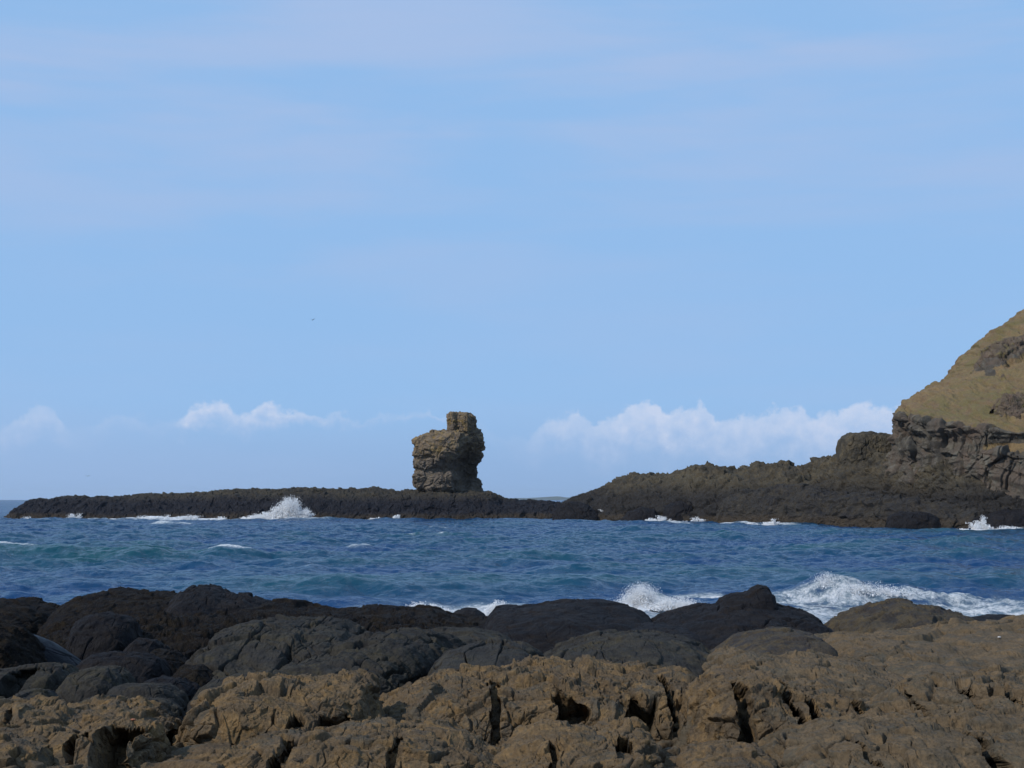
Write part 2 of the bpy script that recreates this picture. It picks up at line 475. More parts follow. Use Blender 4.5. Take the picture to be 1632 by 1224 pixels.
# ------------------------------------------------------------------ rock displacement
def rocky(co, nrm, s, amp, crack=0.0, crack_w=0.06, block=0.0, seed=0, stretch=(1, 1, 1), fine=1.0, lump=1.0, blk_s=1.0, big=None):
    """displace a grid of points along its normals. s = feature size in metres, amp = relief in metres"""
    shp = co.shape
    p = co.reshape(-1, 3).astype(np.float32)
    n = nrm.reshape(-1, 3)
    q = p * np.asarray(stretch, np.float32) / s
    dsp = lump * amp * fbm(q * 0.9, 3, 0.5, seed=seed)
    dsp += 0.40 * amp * fine * fbm(q * 3.6, 5, 0.58, seed=seed + 5, ridged=False)
    if big:
        dsp += big[1] * fbm(p / big[0], 3, 0.55, seed=seed + 7)
    wq = warp(q, 1.7, 0.17, seed + 9)
    if crack > 0 or block > 0:
        f1, f2, cid, fa = voro(wq * 1.25 * blk_s, seed + 3, True)
        e = f2 - f1
        if block > 0:
            g1, g2, cid2, fb = voro(wq * 3.1 * blk_s, seed + 4, True)
            ed1, ed2 = sstep(e, 0, 0.10), sstep(g2 - g1, 0, 0.08)
            dsp += block * amp * (((cid - 0.5) * 0.9 + 0.75 * fa) * ed1 + ((cid2 - 0.5) * 0.35 + 0.34 * fb) * ed2)
            if block >= 0.4:
                k1, k2, cid3, fc = voro(warp(wq * 7.4 * blk_s, 0.8, 0.2, seed + 31), seed + 6, True)
                dsp += block * amp * ((cid3 - 0.5) * 0.14 + 0.13 * fc) * sstep(k2 - k1, 0, 0.1)
        if crack > 0:
            gate = sstep(perlin(q * 0.8 + 5, seed + 21), -0.25, 0.2)
            dsp -= crack * amp * (1 - sstep(e, 0.0, crack_w)) * gate
            h1, h2, _ = voro(wq * 2.9 * blk_s * np.array([1.0, 0.8, 1.3], np.float32), seed + 14)
            gate2 = sstep(perlin(q * 1.3 + 9, seed + 22), -0.05, 0.2)
            dsp -= 0.45 * crack * amp * (1 - sstep(h2 - h1, 0.0, crack_w * 1.2)) * gate2
    return (p + n * dsp[:, None]).reshape(shp)


def outcrop(name, label, crest, D, z0, front, back, mat, s=0.8, amp=0.08, seed=1, p=2.2, notches=(), nu=260, nv=200, cat='rock', group=None,
            crack=0.5, block=0.3, crack_w=0.06, stretch=(1, 1, 1), taper=0.5, fine=1.0, lean=0.0, Dk=None, kind=None, smooth=True, blk_s=1.0, big=None):
    """a ridge or boulder of bedrock: its crest line stands at distance D, its flanks fall to z0 over `front` and `back` metres"""
    cu = np.array([c[0] for c in crest], float)
    cv = np.array([c[1] for c in crest], float)
    ss = np.linspace(0, 1, nu)
    uu = cu[0] + (cu[-1] - cu[0]) * ss
    vv = np.interp(uu, cu, cv)
    if smooth:
        k = max(1, int(nu * 0.008))
        ker = np.hanning(2 * k + 3)
        ker /= ker.sum()
        vv = np.convolve(np.pad(vv, k + 1, 'edge'), ker, 'valid')
    if Dk is not None:
        Dd = np.interp(uu, [a_[0] for a_ in Dk], [a_[1] for a_ in Dk])
    else:
        Dd = np.full(nu, float(D))
    cr = P(uu, vv, Dd)
    th = np.linspace(0, math.pi, nv)
    e = 2.0 / p
    cs, sn = np.cos(th), np.sin(th)
    yy = np.sign(cs) * np.abs(cs) ** e           # -1 .. front is cs>0 -> toward the camera
    zz = np.clip(sn, 0, 1) ** e
    tp = (1 - np.abs(2 * ss - 1) ** (2.0 / max(taper, 1e-3))) ** 0.5 if taper > 0 else np.ones(nu)
    tp = 0.25 + 0.75 * tp
    fw = np.interp(uu, [a_[0] for a_ in front], [a_[1] for a_ in front]) if isinstance(front, (list, tuple)) else front
    off = np.where(yy[:, None] > 0, -yy[:, None] * fw, -yy[:, None] * back) * tp[None]
    z00 = z0(cr[:, 0], cr[:, 1]) if callable(z0) else np.full(nu, float(z0))
    H = np.maximum(cr[:, 2] - z00, 0.01)
    co = np.empty((nv, nu, 3))
    scl = (Dd[None] + off) / Dd[None]
    co[..., 0] = cr[None, :, 0] + lean * off
    co[..., 1] = Dd[None] + off
    co[..., 2] = z00[None] + H[None] * zz[:, None]
    nr = normals(co)
    # outward = up at the crest
    if nr[nv // 2, nu // 2, 2] < 0:
        nr = -nr
    for (uc, hw, dep, lowv, seedn) in notches:
        xc = (uc - CX) / F * D
        w_ = hw / F * D
        wob_ = (0.35 * w_ + 0.02) * perlin(np.stack([co[..., 1] * 3, co[..., 2] * 3, co[..., 0] * 0], -1).reshape(-1, 3), seedn).reshape(nv, nu) * 2
        mk = sstep(w_ * (1 + 0.5 * perlin(np.stack([co[..., 1] * 2, co[..., 2] * 7, co[..., 0] * 0 + 4], -1).reshape(-1, 3), seedn + 50).reshape(nv, nu)) - np.abs(co[..., 0] - xc + wob_), 0, 0.18 * w_)
        fr = sstep(yy[:, None] + 0 * co[..., 0], 0.02, 0.35)
        lowm = sstep(lowv + 0.13 * perlin(np.stack([co[..., 0] * 5, co[..., 1] * 0, co[..., 2] * 0 + seedn], -1).reshape(-1, 3), 77).reshape(nv, nu) - co[..., 2], 0, 0.10) if lowv is not None else 1.0
        co[..., 1] += dep * mk * fr * lowm
        co[..., 2] -= 0.35 * dep * mk * fr * lowm
    co = rocky(co, nr, s, amp, crack, crack_w, block, seed, stretch, fine, blk_s=blk_s, big=big)
    o = grid_mesh(name, co, mat)
    c = co.reshape(-1, 3)
    set_origin(o, (c[:, 0].mean(), c[:, 1].mean(), c[:, 2].min()))
    return tag(o, label, cat if kind is None else None, group, kind)


# ------------------------------------------------------------------ foreshore (ground)
def ground_z(x, y):
    z = np.interp(y, [-20, 0, 5, 8, 10, 14, 18, 22, 26, 30, 33, 36, 40, 60],
                  [1.62, 1.60, 1.50, 1.30, 1.22, 0.99, 0.84, 0.72, 0.60, 0.36, 0.0, -0.6, -1.2, -3])
    # left side (shaded seaweed gully) lies lower
    lo = sstep(-x / np.maximum(y, 4), 0.12, 0.26) * sstep(y, 13.5, 17)
    return z - 0.12 * lo


def build_ground():
    ys = np.concatenate([np.linspace(-18, 5.6, 40), 5.7 * np.exp(np.linspace(0, math.log(44 / 5.7), 1500))])
    Xs = np.concatenate([-0.4 - 1.9 * np.linspace(1, 0, 60)[:-1] ** 1.5, np.linspace(-0.4, 0.4, 1000), 0.4 + 1.9 * np.linspace(0, 1, 60)[1:] ** 1.5])
    yy, XX = np.meshgrid(ys, Xs, indexing='ij')
    xx = XX * np.maximum(yy, 5.7)
    z = ground_z(xx, yy)
    p = np.stack([xx, yy, 0 * z], -1).reshape(-1, 3)
    n_big = fbm(p * 0.45, 3, seed=40)
    wp = warp(p, 1.3, 0.3, 41)
    wp2 = wp * np.array([1.15, 0.8, 1], np.float32)
    f1, f2, c1, fa = voro(wp2 * 1.15 + np.array([0, 0, .5], np.float32), 42, True)
    g1, g2, c2, fb = voro(wp2 * 3.3 + np.array([0, 0, .5], np.float32), 43, True)
    k1, k2, c3 = voro(wp * 9 + np.array([0, 0, .5], np.float32), 44)
    d_ = 0.12 * n_big
    tilt = (c1 - 0.5) * 0.24 + 0.30 * fa
    d_ += (0.10 * (c2 - 0.5) + 0.12 * fb) * sstep(g2 - g1, 0, 0.1)
    d_ += tilt * sstep(f2 - f1, 0, 0.14)
    d_ -= 0.22 * (1 - sstep(f2 - f1, 0, 0.16)) * sstep(perlin(p * 0.9, 45), -0.3, 0.15)
    d_ -= 0.06 * (1 - sstep(g2 - g1, 0, 0.12)) * sstep(perlin(p * 1.3, 46), -0.1, 0.3)
    d_ += 0.05 * fbm(p * 3.0, 5, 0.6, seed=47)
    d_ += 0.022 * (c3 - 0.5) * sstep(k2 - k1, 0, 0.15)
    d_ += 0.02 * fbm(p * 13.0, 3, 0.6, seed=48, ridged=True)
    pits = sstep(perlin(p * np.array([2.6, 1.7, 1], np.float32), 49), 0.34, 0.5)
    d_ -= 0.20 * pits
    z = z + 0.55 * d_.reshape(z.shape) - 0.03
    co = np.stack([xx, yy, z], -1)
    wetm = sstep(yy, 13.5, 15.5) * sstep(-XX, 0.02, 0.2) + sstep(yy, 17, 20) * 0.9
    o = grid_mesh('foreshore', co, M_ground, {'dark': np.clip(wetm, 0, 1)})
    tag(o, 'brown bedrock foreshore under and between the boulders', kind='structure')


def ground_mat():
    mt = rock_mat('foreshore_rock', [(0.098, 0.066, 0.037), (0.074, 0.053, 0.032), (0.12, 0.08, 0.041)], 1.0, patch=(0.08, 0.07, 0.05), patch_amt=0.6, bump=0.045)
    nt = mt.node_tree
    bs = [n for n in nt.nodes if n.type == 'BSDF_PRINCIPLED'][0]
    src = bs.inputs['Base Color'].links[0].from_socket
    T = NT.__new__(NT)
    T.t = nt
    at = T.n('ShaderNodeAttribute', None, attribute_name='dark', attribute_type='GEOMETRY').outputs[2]
    pos = [n for n in nt.nodes if n.type == 'NEW_GEOMETRY'][0].outputs['Position']
    nn = T.noise(pos, 1.2, 5, 0.6)
    f = T.ss(T.m('ADD', at, T.m('MULTIPLY', T.m('SUBTRACT', nn, 0.5), 0.6)), 0.3, 0.7)
    col = T.mix(f, src, (0.014, 0.013, 0.012))
    nt.links.new(col, bs.inputs['Base Color'])
    return mt


M_ground = ground_mat()
build_ground()
OC = outcrop
gz = lambda dz: (lambda x, y: ground_z(x, y) - dz)

# ---- seaward rim of black rock
RIM = dict(s=0.75, amp=0.10, crack=0.5, block=0.6, p=2.2, fine=1.3)
OC('rock_outcrop', 'low black weedy rock at the far left end of the seaward rim', [(-160, 985), (-80, 962), (-20, 956), (0, 955), (30, 955), (60, 962), (90, 973), (112, 990)], 30, front=3.5, back=2.5, z0=0.1, mat=M_weed, seed=11, **RIM)
OC('rock_outcrop', 'long flat-topped black rock left of the rounded black knob', [(98, 990), (106, 972), (114, 960), (150, 947), (185, 942), (250, 944), (290, 949), (330, 960), (360, 985)], 29.5, front=3.2, back=2.2, z0=0.1, mat=M_weed, seed=12, **RIM)
OC('rock_outcrop', 'rounded black knob, highest point of the black rocks on the left', [(278, 968), (288, 950), (303, 939), (325, 934), (350, 937), (368, 946), (400, 950), (425, 958), (445, 980)], 28.6, front=2.6, back=2, z0=0.1, mat=M_dark, seed=13, **RIM)
OC('rock_ledge', 'long low brownish black weedy ledge in the centre along the surf', [(360, 985), (400, 962), (430, 961), (470, 963), (510, 967), (540, 972), (590, 970), (650, 967), (690, 970), (715, 978), (745, 986), (795, 987), (830, 1000)], 28, front=4.5, back=2, z0=0.1, mat=M_weed, seed=14, nu=500, **RIM)
OC('boulder', 'small black boulder awash in white surf beside the wide black dome', [(716, 984), (724, 975), (740, 970), (758, 971), (770, 977), (776, 986)], 34, front=1, back=0.8, mat=M_dark, seed=15, s=0.5, amp=0.05, z0=-0.3, nu=120, nv=100)
OC('rock_dome', 'wide low black dome of rock between two bursts of surf', [(768, 1005), (780, 984), (792, 969), (830, 966), (870, 961), (900, 957), (940, 959), (975, 962), (1005, 967), (1028, 980), (1044, 1003)], 27, front=3.8, back=2.2, fine=1.2, taper=0.35, mat=M_dark, seed=16, nu=400, nv=260, s=1.1, amp=0.09, crack=0.35, block=0.5, z0=0.2)
OC('rock_outcrop', 'broad black rock that carries the upright black knob', [(1030, 1010), (1042, 992), (1060, 982), (1100, 972), (1145, 963), (1200, 962), (1240, 965), (1275, 972), (1298, 985), (1312, 1006)], 26, front=3.6, back=2, fine=1.2, taper=0.3, mat=M_dark, seed=17, nu=420, nv=260, s=1.0, amp=0.1, crack=0.6, block=0.6, z0=0.2)
OC('rock_outcrop', 'upright black knob of rock with a rounded head above the surf', [(1138, 978), (1144, 962), (1150, 953), (1168, 946), (1188, 944), (1197, 937), (1208, 933), (1220, 936), (1228, 946), (1231, 958), (1240, 975)], 25.8, front=0.9, back=0.8, mat=M_dark, seed=18, s=0.45, amp=0.05, crack=0.3, block=0.5, p=2.4, z0=1.0)
OC('rock_outcrop', 'olive-topped dark rock right of the open patch of white surf', [(1318, 1010), (1335, 992), (1360, 978), (1395, 966), (1425, 958), (1448, 960), (1462, 970), (1500, 971), (1530, 976), (1552, 988), (1565, 1005)], 25.5, front=3.0, back=2, fine=1.3, mat=M_olive, seed=19, nu=360, s=0.9, amp=0.1, crack=0.5, block=0.8, z0=0.3)
OC('rock_outcrop', 'black rock strip against the surf at the right edge', [(1535, 1000), (1552, 985), (1590, 982), (1640, 983), (1720, 980), (1800, 990)], 29, front=2.5, back=2, mat=M_dark, seed=20, s=0.8, amp=0.06, z0=0.0)
OC('rock_outcrop', 'low dark rock filling the dip between the two black rocks in the centre', [(960, 1020), (1000, 1003), (1040, 996), (1090, 998), (1140, 1015)], 24.5, front=2, back=2, mat=M_dark, seed=21, s=0.8, amp=0.06, z0=0.4)
OC('rock_outcrop', 'dark rock lip under the gap of surf on the right', [(1285, 1015), (1310, 1000), (1340, 1003), (1375, 1000), (1400, 1015)], 26, front=2, back=2, mat=M_dark, seed=22, s=0.8, amp=0.06, z0=0.2)

# ---- shaded weedy gully on the left
GU = dict(s=0.6, amp=0.07, block=0.4)
OC('rock_ledge', 'ragged dark brown weedy ledge below the long black rocks', [(60, 1020), (110, 1000), (200, 985), (300, 985), (400, 982), (500, 985), (600, 990), (700, 1000), (790, 1010)], 25, z0=0.35, front=4, back=2, mat=M_weed, seed=23, nu=700, s=0.5, amp=0.12, fine=1.3, block=0.8, crack=0.8)
OC('boulder', 'round black boulder in the weedy gully under the long black rock', [(118, 1020), (124, 992), (140, 980), (168, 975), (198, 980), (214, 990), (222, 1015)], 22.5, z0=0.45, front=1.0, back=0.9, mat=M_dark, seed=24, **GU)
OC('wet_rock', 'wet black rock with a blue sky sheen at the left edge', [(-60, 1040), (-20, 1022), (20, 1012), (45, 1012), (70, 1024), (95, 1042), (122, 1060), (132, 1082)], 19, z0=0.4, front=1.1, back=1.4, mat=M_wet, seed=25, s=1.2, amp=0.05, crack=0.35, block=0.1, fine=0.3, p=2)
OC('boulder', 'rough brownish black boulder overlapping the wet rock at the left edge', [(-120, 1010), (-60, 994), (0, 995), (30, 1006), (48, 1024), (62, 1050), (75, 1078)], 18.3, z0=0.4, front=0.9, back=0.9, mat=M_weed, seed=62, s=0.5, amp=0.08, p=2.3, fine=1.8, block=0.5)
OC('boulder', 'low rounded black boulder right of the wet rock', [(120, 1085), (132, 1055), (150, 1044), (185, 1041), (230, 1040), (254, 1048), (266, 1065), (272, 1090)], 19, z0=0.35, front=0.9, back=0.9, mat=M_dark, seed=26, **GU)
OC('boulder', 'dark boulder above the pale scree beside the cracked grey slab', [(215, 1068), (228, 1048), (250, 1035), (275, 1038), (295, 1055), (310, 1085)], 20.5, z0=0.35, front=1, back=0.9, mat=M_weed, seed=27, **GU)
OC('boulder', 'smooth grey boulder with a dark hollow at the left edge', [(-70, 1085), (-30, 1070), (20, 1064), (70, 1060), (100, 1062), (113, 1075), (118, 1110)], 16.6, z0=gz(0.15), front=0.9, back=1, p=2.8, mat=M_grey, seed=28, notches=[(60, 18, 0.35, None, 3)], nu=320, nv=220, s=0.6, amp=0.07, crack=0.8)
OC('boulder', 'lumpy grey boulder between the hollowed boulder and the low black one', [(92, 1120), (102, 1092), (122, 1072), (150, 1063), (180, 1064), (195, 1075), (202, 1095), (206, 1120)], 16, z0=gz(0.15), front=0.7, back=0.8, p=2.6, mat=M_grey, seed=29, **GU)
OC('boulder', 'small flat grey boulder beside the pale scree', [(165, 1125), (175, 1100), (200, 1090), (235, 1088), (262, 1092), (285, 1110), (295, 1128)], 15.4, z0=gz(0.15), front=0.6, back=0.7, p=2.6, mat=M_grey, seed=30, **GU)
OC('boulder', 'low purplish dark boulder in the middle of the gully', [(215, 1110), (228, 1088), (255, 1080), (290, 1082), (308, 1095), (318, 1115)], 16.5, z0=gz(0.15), front=0.7, back=0.7, mat=M_dark, seed=31, **GU)
OC('boulder', 'grey boulder tucked below the foot of the cracked slab', [(300, 1125), (320, 1098), (345, 1082), (390, 1078), (430, 1070), (455, 1078), (470, 1100)], 16.0, z0=gz(0.15), front=1.0, back=0.9, mat=M_grey, seed=32, **GU)

SB = dict(s=0.4, amp=0.05, block=0.5, nu=220, nv=160, p=2.4)
OC('boulder', 'small dark boulder wedged under the hollowed grey boulder at the left edge', [(2, 1150), (12, 1112), (40, 1100), (72, 1102), (90, 1118), (98, 1150)], 14.8, z0=gz(0.15), front=0.6, back=0.6, mat=M_grey, seed=63, **SB)
OC('boulder', 'small grey boulder just above the orange scrap', [(190, 1155), (200, 1128), (228, 1116), (262, 1118), (285, 1132), (292, 1155)], 14.0, z0=gz(0.15), front=0.5, back=0.6, mat=M_grey, seed=64, **SB)
OC('boulder', 'small black boulder between the round black boulder and the low rounded one', [(196, 1055), (204, 1030), (222, 1018), (248, 1020), (262, 1034), (270, 1055)], 21.5, z0=0.4, front=0.7, back=0.7, mat=M_dark, seed=65, **SB)
OC('boulder', 'small weedy boulder leaning on the left foot of the big cracked slab', [(262, 1110), (272, 1080), (292, 1062), (322, 1060), (342, 1076), (352, 1110)], 18.2, z0=0.45, front=0.7, back=0.7, mat=M_weed, seed=66, **SB)
OC('boulder', 'small grey boulder in front of the lumpy grey boulder', [(108, 1150), (118, 1122), (145, 1108), (176, 1110), (192, 1126), (200, 1150)], 14.2, z0=gz(0.15), front=0.5, back=0.5, mat=M_grey, seed=67, **SB)

# ---- grey rounded lobes of the middle ground
MID = dict(nu=420, nv=320)
OC('rock_slab', 'big cracked dark grey slab leaning left of centre', [(300, 1115), (318, 1075), (335, 1032), (360, 1008), (400, 994), (450, 989), (510, 990), (545, 996), (580, 1015), (600, 1045)], 21, z0=gz(0.25), front=3.4, back=2, taper=0.25, fine=1.3, mat=M_grey, seed=33, s=0.95, amp=0.11, crack=1.2, crack_w=0.045, block=0.75, stretch=(1.3, 0.7, 1), **MID)
OC('rock_slab', 'dark grey slab split by a deep ragged cleft at centre left', [(465, 1100), (485, 1068), (510, 1042), (550, 1022), (600, 1012), (650, 1010), (690, 1018), (715, 1040), (735, 1075)], 19.5, z0=gz(0.25), front=3.6, back=2, taper=0.25, fine=1.3, mat=M_grey, seed=34, s=0.85, amp=0.11, crack=0.9, crack_w=0.08, block=0.8, lean=0.2, notches=[(668, 12, 0.8, 1.02, 5)], **MID)
OC('rock_dome', 'low grey dome behind the split olive-grey dome', [(610, 1035), (650, 1014), (700, 1006), (750, 1004), (795, 1012), (830, 1035)], 22, z0=0.5, front=2.5, back=2, taper=0.25, fine=1.2, mat=M_grey, seed=35, s=1.0, amp=0.07, crack=0.5, block=0.6)
OC('rock_dome', 'olive-grey dome with upright cracks at the centre', [(668, 1100), (690, 1062), (712, 1042), (750, 1028), (795, 1022), (835, 1030), (862, 1046), (876, 1068), (885, 1095)], 17.6, z0=gz(0.25), front=2.6, back=1.8, taper=0.3, fine=1.2, mat=M_grey, seed=36, s=0.75, amp=0.075, crack=1.3, crack_w=0.05, block=0.6, stretch=(1.2, 0.5, 0.5), **MID)
OC('rock_dome', 'wide olive-grey dome right of the dome with upright cracks', [(845, 1085), (862, 1052), (890, 1030), (940, 1012), (990, 1006), (1040, 1008), (1085, 1018), (1118, 1034), (1136, 1055), (1145, 1085)], 18.8, z0=gz(0.25), front=3.2, back=2, taper=0.25, fine=1.2, mat=M_grey, seed=37, s=0.9, amp=0.09, crack=0.8, crack_w=0.05, block=0.7, stretch=(1.2, 0.6, 0.6), nu=560, nv=320)
OC('rock_dome', 'grey dome ending in a dark upright gap right of centre', [(1135, 1062), (1155, 1038), (1185, 1018), (1225, 1008), (1265, 1007), (1292, 1010), (1302, 1018), (1306, 1050)], 19.8, z0=0.6, front=2.2, back=1.8, taper=0.25, fine=1.2, mat=M_olive, seed=38, s=1.0, amp=0.08, crack=0.6, block=0.6, p=2.6, nu=320, nv=240)
OC('rock_slab', 'great brown whaleback of rock rising to the right edge', [(1300, 1065), (1308, 1030), (1330, 1018), (1380, 1014), (1430, 1016), (1480, 1018), (1530, 1008), (1570, 1001), (1632, 998), (1750, 990), (1900, 1000)], 20.5, z0=0.6, front=6.5, back=3, fine=1.0, mat=M_tan, seed=39, s=1.1, amp=0.14, crack=0.8, crack_w=0.05, block=0.8, stretch=(0.8, 0.8, 1.3), taper=0.25, nu=700, nv=420)
OC('rock_slab', 'flat tan shelf below the grey dome and the dark upright gap', [(1105, 1110), (1125, 1075), (1150, 1055), (1185, 1046), (1230, 1050), (1290, 1053), (1350, 1057), (1420, 1075), (1450, 1100)], 16.5, z0=gz(0.15), front=3.2, back=2, fine=1.0, mat=M_tan, seed=50, s=0.7, amp=0.1, crack=0.7, block=0.8, nu=520, nv=320)

# ---- brown rough rocks of the foreground
FR = dict(s=0.5, crack=0.9, crack_w=0.08, block=1.0)
OC('rock_block', 'golden brown block with a black hole under its right end', [(312, 1150), (328, 1118), (345, 1102), (380, 1092), (430, 1088), (490, 1092), (530, 1085), (565, 1083), (584, 1092), (594, 1112), (600, 1150)], 13.3, z0=gz(0.12), front=1.3, back=1.2, mat=M_brown, seed=51, amp=0.085, p=3.2, notches=[(560, 26, 0.55, 1.40, 7), (505, 12, 0.35, 1.36, 8)], nu=560, nv=400, **FR)
OC('rock_ledge', 'long brown rock mass across the centre with black slots in its front', [(585, 1150), (625, 1112), (680, 1094), (740, 1082), (800, 1072), (860, 1066), (910, 1062), (960, 1066), (1010, 1070), (1060, 1072), (1095, 1076), (1120, 1100), (1130, 1140)], 14.8, z0=gz(0.12), front=1.7, back=1.6, mat=M_brown, seed=52, amp=0.09, p=2.9,
   notches=[(893, 19, 0.4, 1.36, 9), (1000, 20, 0.5, 1.36, 10), (1085, 22, 0.6, 1.33, 11), (790, 7, 0.3, None, 12), (1045, 7, 0.4, None, 31)], nu=1000, nv=460, taper=0.3, **FR)
OC('rock_block', 'blocky brown rock broken by small gaps right of the black slots', [(1090, 1170), (1100, 1110), (1125, 1084), (1160, 1076), (1215, 1076), (1240, 1090), (1290, 1102), (1340, 1110), (1380, 1135), (1400, 1160)], 13.2, z0=gz(0.12), front=1.3, back=1.4, mat=M_brown, seed=53, amp=0.085, p=3.2, notches=[(1150, 13, 0.5, None, 13), (1232, 6, 0.4, None, 14), (1262, 8, 0.4, None, 15), (1330, 7, 0.4, None, 32)], nu=620, nv=380, **FR)
OC('rock_ledge', 'brown ledge with slanting cracks at the right edge', [(1330, 1165), (1380, 1128), (1430, 1105), (1490, 1092), (1560, 1086), (1632, 1082), (1720, 1085), (1800, 1120)], 13.2, z0=gz(0.12), front=1.4, back=1.6, fine=1.2, mat=M_tan, seed=54, amp=0.1, p=3.2, notches=[(1500, 9, 0.45, None, 16), (1560, 7, 0.4, None, 17), (1420, 6, 0.3, None, 33)], nu=620, nv=360, s=0.6, crack=1.2, crack_w=0.08, block=0.9, lean=0.3)
OC('rock_slab', 'low tan slab filling the bottom right corner', [(1200, 1215), (1260, 1182), (1320, 1164), (1400, 1158), (1500, 1155), (1632, 1150), (1760, 1155), (1850, 1190)], 11.0, z0=gz(0.12), front=1.5, back=1.2, notches=[(1500, 12, 0.4, None, 34), (1330, 6, 0.3, None, 35)], fine=1.0, mat=M_tan, seed=55, amp=0.085, p=2.8, nu=760, nv=360, s=0.55, crack=0.8, crack_w=0.06, block=0.9)
OC('rock_block', 'low brown rock in front of the grey boulders in the lower left corner', [(-120, 1160), (-60, 1138), (0, 1128), (60, 1124), (85, 1132), (130, 1136), (180, 1130), (230, 1140), (270, 1165)], 12.6, z0=gz(0.12), front=1.2, back=1.2, notches=[(60, 8, 0.4, None, 36), (-10, 8, 0.3, None, 37)], mat=M_brown, seed=56, amp=0.08, p=3.0, nu=560, nv=320, **FR)
OC('rock_block', 'brown block with a deep black recess in the lower left corner', [(90, 1215), (108, 1172), (150, 1158), (178, 1150), (215, 1156), (240, 1160), (250, 1178), (255, 1224)], 11.4, z0=gz(0.15), front=0.7, back=0.8, mat=M_brown, seed=57, amp=0.07, p=3.2, notches=[(160, 11, 0.5, None, 18), (212, 26, 0.6, None, 19)], nu=420, nv=320, s=0.4, crack=1.0, crack_w=0.1, block=0.7)
OC('rock_block', 'brown rock in the bottom left corner left of the black recess', [(-90, 1224), (-60, 1180), (0, 1172), (50, 1168), (90, 1176), (110, 1200), (125, 1230)], 11.0, z0=gz(0.12), front=0.9, back=0.9, mat=M_brown, seed=58, amp=0.07, p=2.8, nu=420, nv=280, **FR)
OC('rock_block', 'rough brown rock at the bottom centre below the golden brown block', [(330, 1235), (370, 1200), (430, 1182), (520, 1176), (600, 1168), (680, 1172), (740, 1186), (790, 1210), (810, 1240)], 11.2, z0=gz(0.12), front=1.0, back=1.2, notches=[(470, 10, 0.4, None, 40), (640, 7, 0.3, None, 41)], mat=M_brown, seed=59, amp=0.075, p=2.8, nu=720, nv=320, **FR)
OC('rock_block', 'rough brown rock at the bottom centre left of the lowest black slot', [(760, 1235), (800, 1205), (860, 1180), (920, 1170), (980, 1176), (1020, 1172), (1045, 1180), (1056, 1200), (1060, 1240)], 11.2, z0=gz(0.12), front=1.0, back=1.2, mat=M_brown, seed=60, amp=0.075, p=3.0, notches=[(985, 13, 0.5, None, 20), (880, 7, 0.3, None, 42)], nu=560, nv=320, **FR)
OC('rock_block', 'small brown rock at the bottom edge right of the lowest black slot', [(1075, 1250), (1090, 1212), (1120, 1196), (1170, 1190), (1215, 1198), (1240, 1215), (1255, 1250)], 10.9, z0=gz(0.12), front=0.7, back=0.8, mat=M_brown, seed=61, amp=0.06, p=2.8, nu=380, nv=240, **FR)

# ------------------------------------------------------------------ far reef, shore, headland
def reef_crest():
    pts = [(-40, 846), (22, 832), (38, 819), (52, 807), (62, 798), (88, 798), (98, 792), (145, 793), (200, 792), (240, 788), (300, 787), (340, 784), (400, 782),
           (440, 780), (520, 779), (600, 779), (650, 783), (700, 786), (760, 785), (790, 788), (800, 795), (840, 799), (880, 800), (930, 808), (975, 822), (1000, 835)]
    return pts


OC('reef', 'long low black reef of rock running out to sea on the left', reef_crest(), 238, z0=-1.5, front=14, back=16, mat=M_reef, s=1.7, amp=0.34, seed=70, p=2.1, nu=2200, nv=260,
   crack=0.4, block=1.15, big=(7, 0.8), crack_w=0.07, taper=0.12, kind='structure', smooth=False)
OC('rocky_shore', 'dark rocky shore sloping up from the water to the headland', [(880, 828), (893, 806), (915, 792), (950, 785), (980, 772), (1000, 760), (1020, 757), (1060, 754), (1090, 750), (1115, 744), (1150, 747), (1168, 752), (1195, 742), (1235, 741),
   (1275, 748), (1300, 736), (1335, 729), (1400, 727), (1480, 735), (1560, 745), (1632, 750), (1900, 770), (2300, 780)], 0, Dk=[(880, 232), (1000, 224), (1200, 205), (1330, 192), (1480, 170), (1632, 160), (1900, 148), (2300, 138)],
   z0=-1.5, front=[(880, 22), (1330, 20), (1480, 15), (1632, 11), (2300, 9)], back=26, mat=M_shore, s=2.0, amp=0.45, seed=71, p=1.75, nu=2200, nv=420, crack=0.4, block=1.6, big=(9, 1.5), stretch=(0.8, 0.8, 1.5), crack_w=0.07, taper=0.1, kind='structure', smooth=False)

OC('rock_ledge', 'dark bulging ledge of rock along the foot of the far shore', [(1125, 845), (1140, 812), (1158, 794), (1185, 783), (1230, 776), (1290, 777), (1340, 786), (1400, 788), (1480, 798), (1560, 800), (1640, 808), (1800, 815), (1900, 840)], 0,
   Dk=[(1125, 197), (1250, 184), (1340, 176), (1480, 163), (1640, 158), (1900, 148)], z0=-1.2, front=8, back=9, mat=M_ledge, s=2.2, amp=0.5, seed=79, p=2.2, nu=1300, nv=260, crack=0.35, block=1.0, big=(6, 0.8), stretch=(0.8, 0.8, 1.4), taper=0.15, smooth=False)
FB = dict(s=1.8, amp=0.3, crack=0.6, block=0.6, nu=180, nv=120)
OC('boulder', 'black rock where the reef meets the shore beyond the water', [(878, 832), (890, 806), (905, 799), (930, 802), (950, 812), (962, 828)], 214, z0=-1, front=6, back=5, mat=M_blackrock, seed=72, **FB)
OC('boulder', 'low black boulder awash on the left of a pair off the far shore', [(985, 832), (1000, 816), (1020, 808), (1042, 810), (1056, 832)], 203, z0=-1, front=4, back=3, mat=M_blackrock, seed=73, **FB)
OC('boulder', 'round black boulder on the right of a pair off the far shore', [(1052, 832), (1060, 806), (1078, 798), (1098, 799), (1108, 812), (1114, 832)], 201, z0=-1, front=4, back=3, mat=M_blackrock, seed=74, **FB)
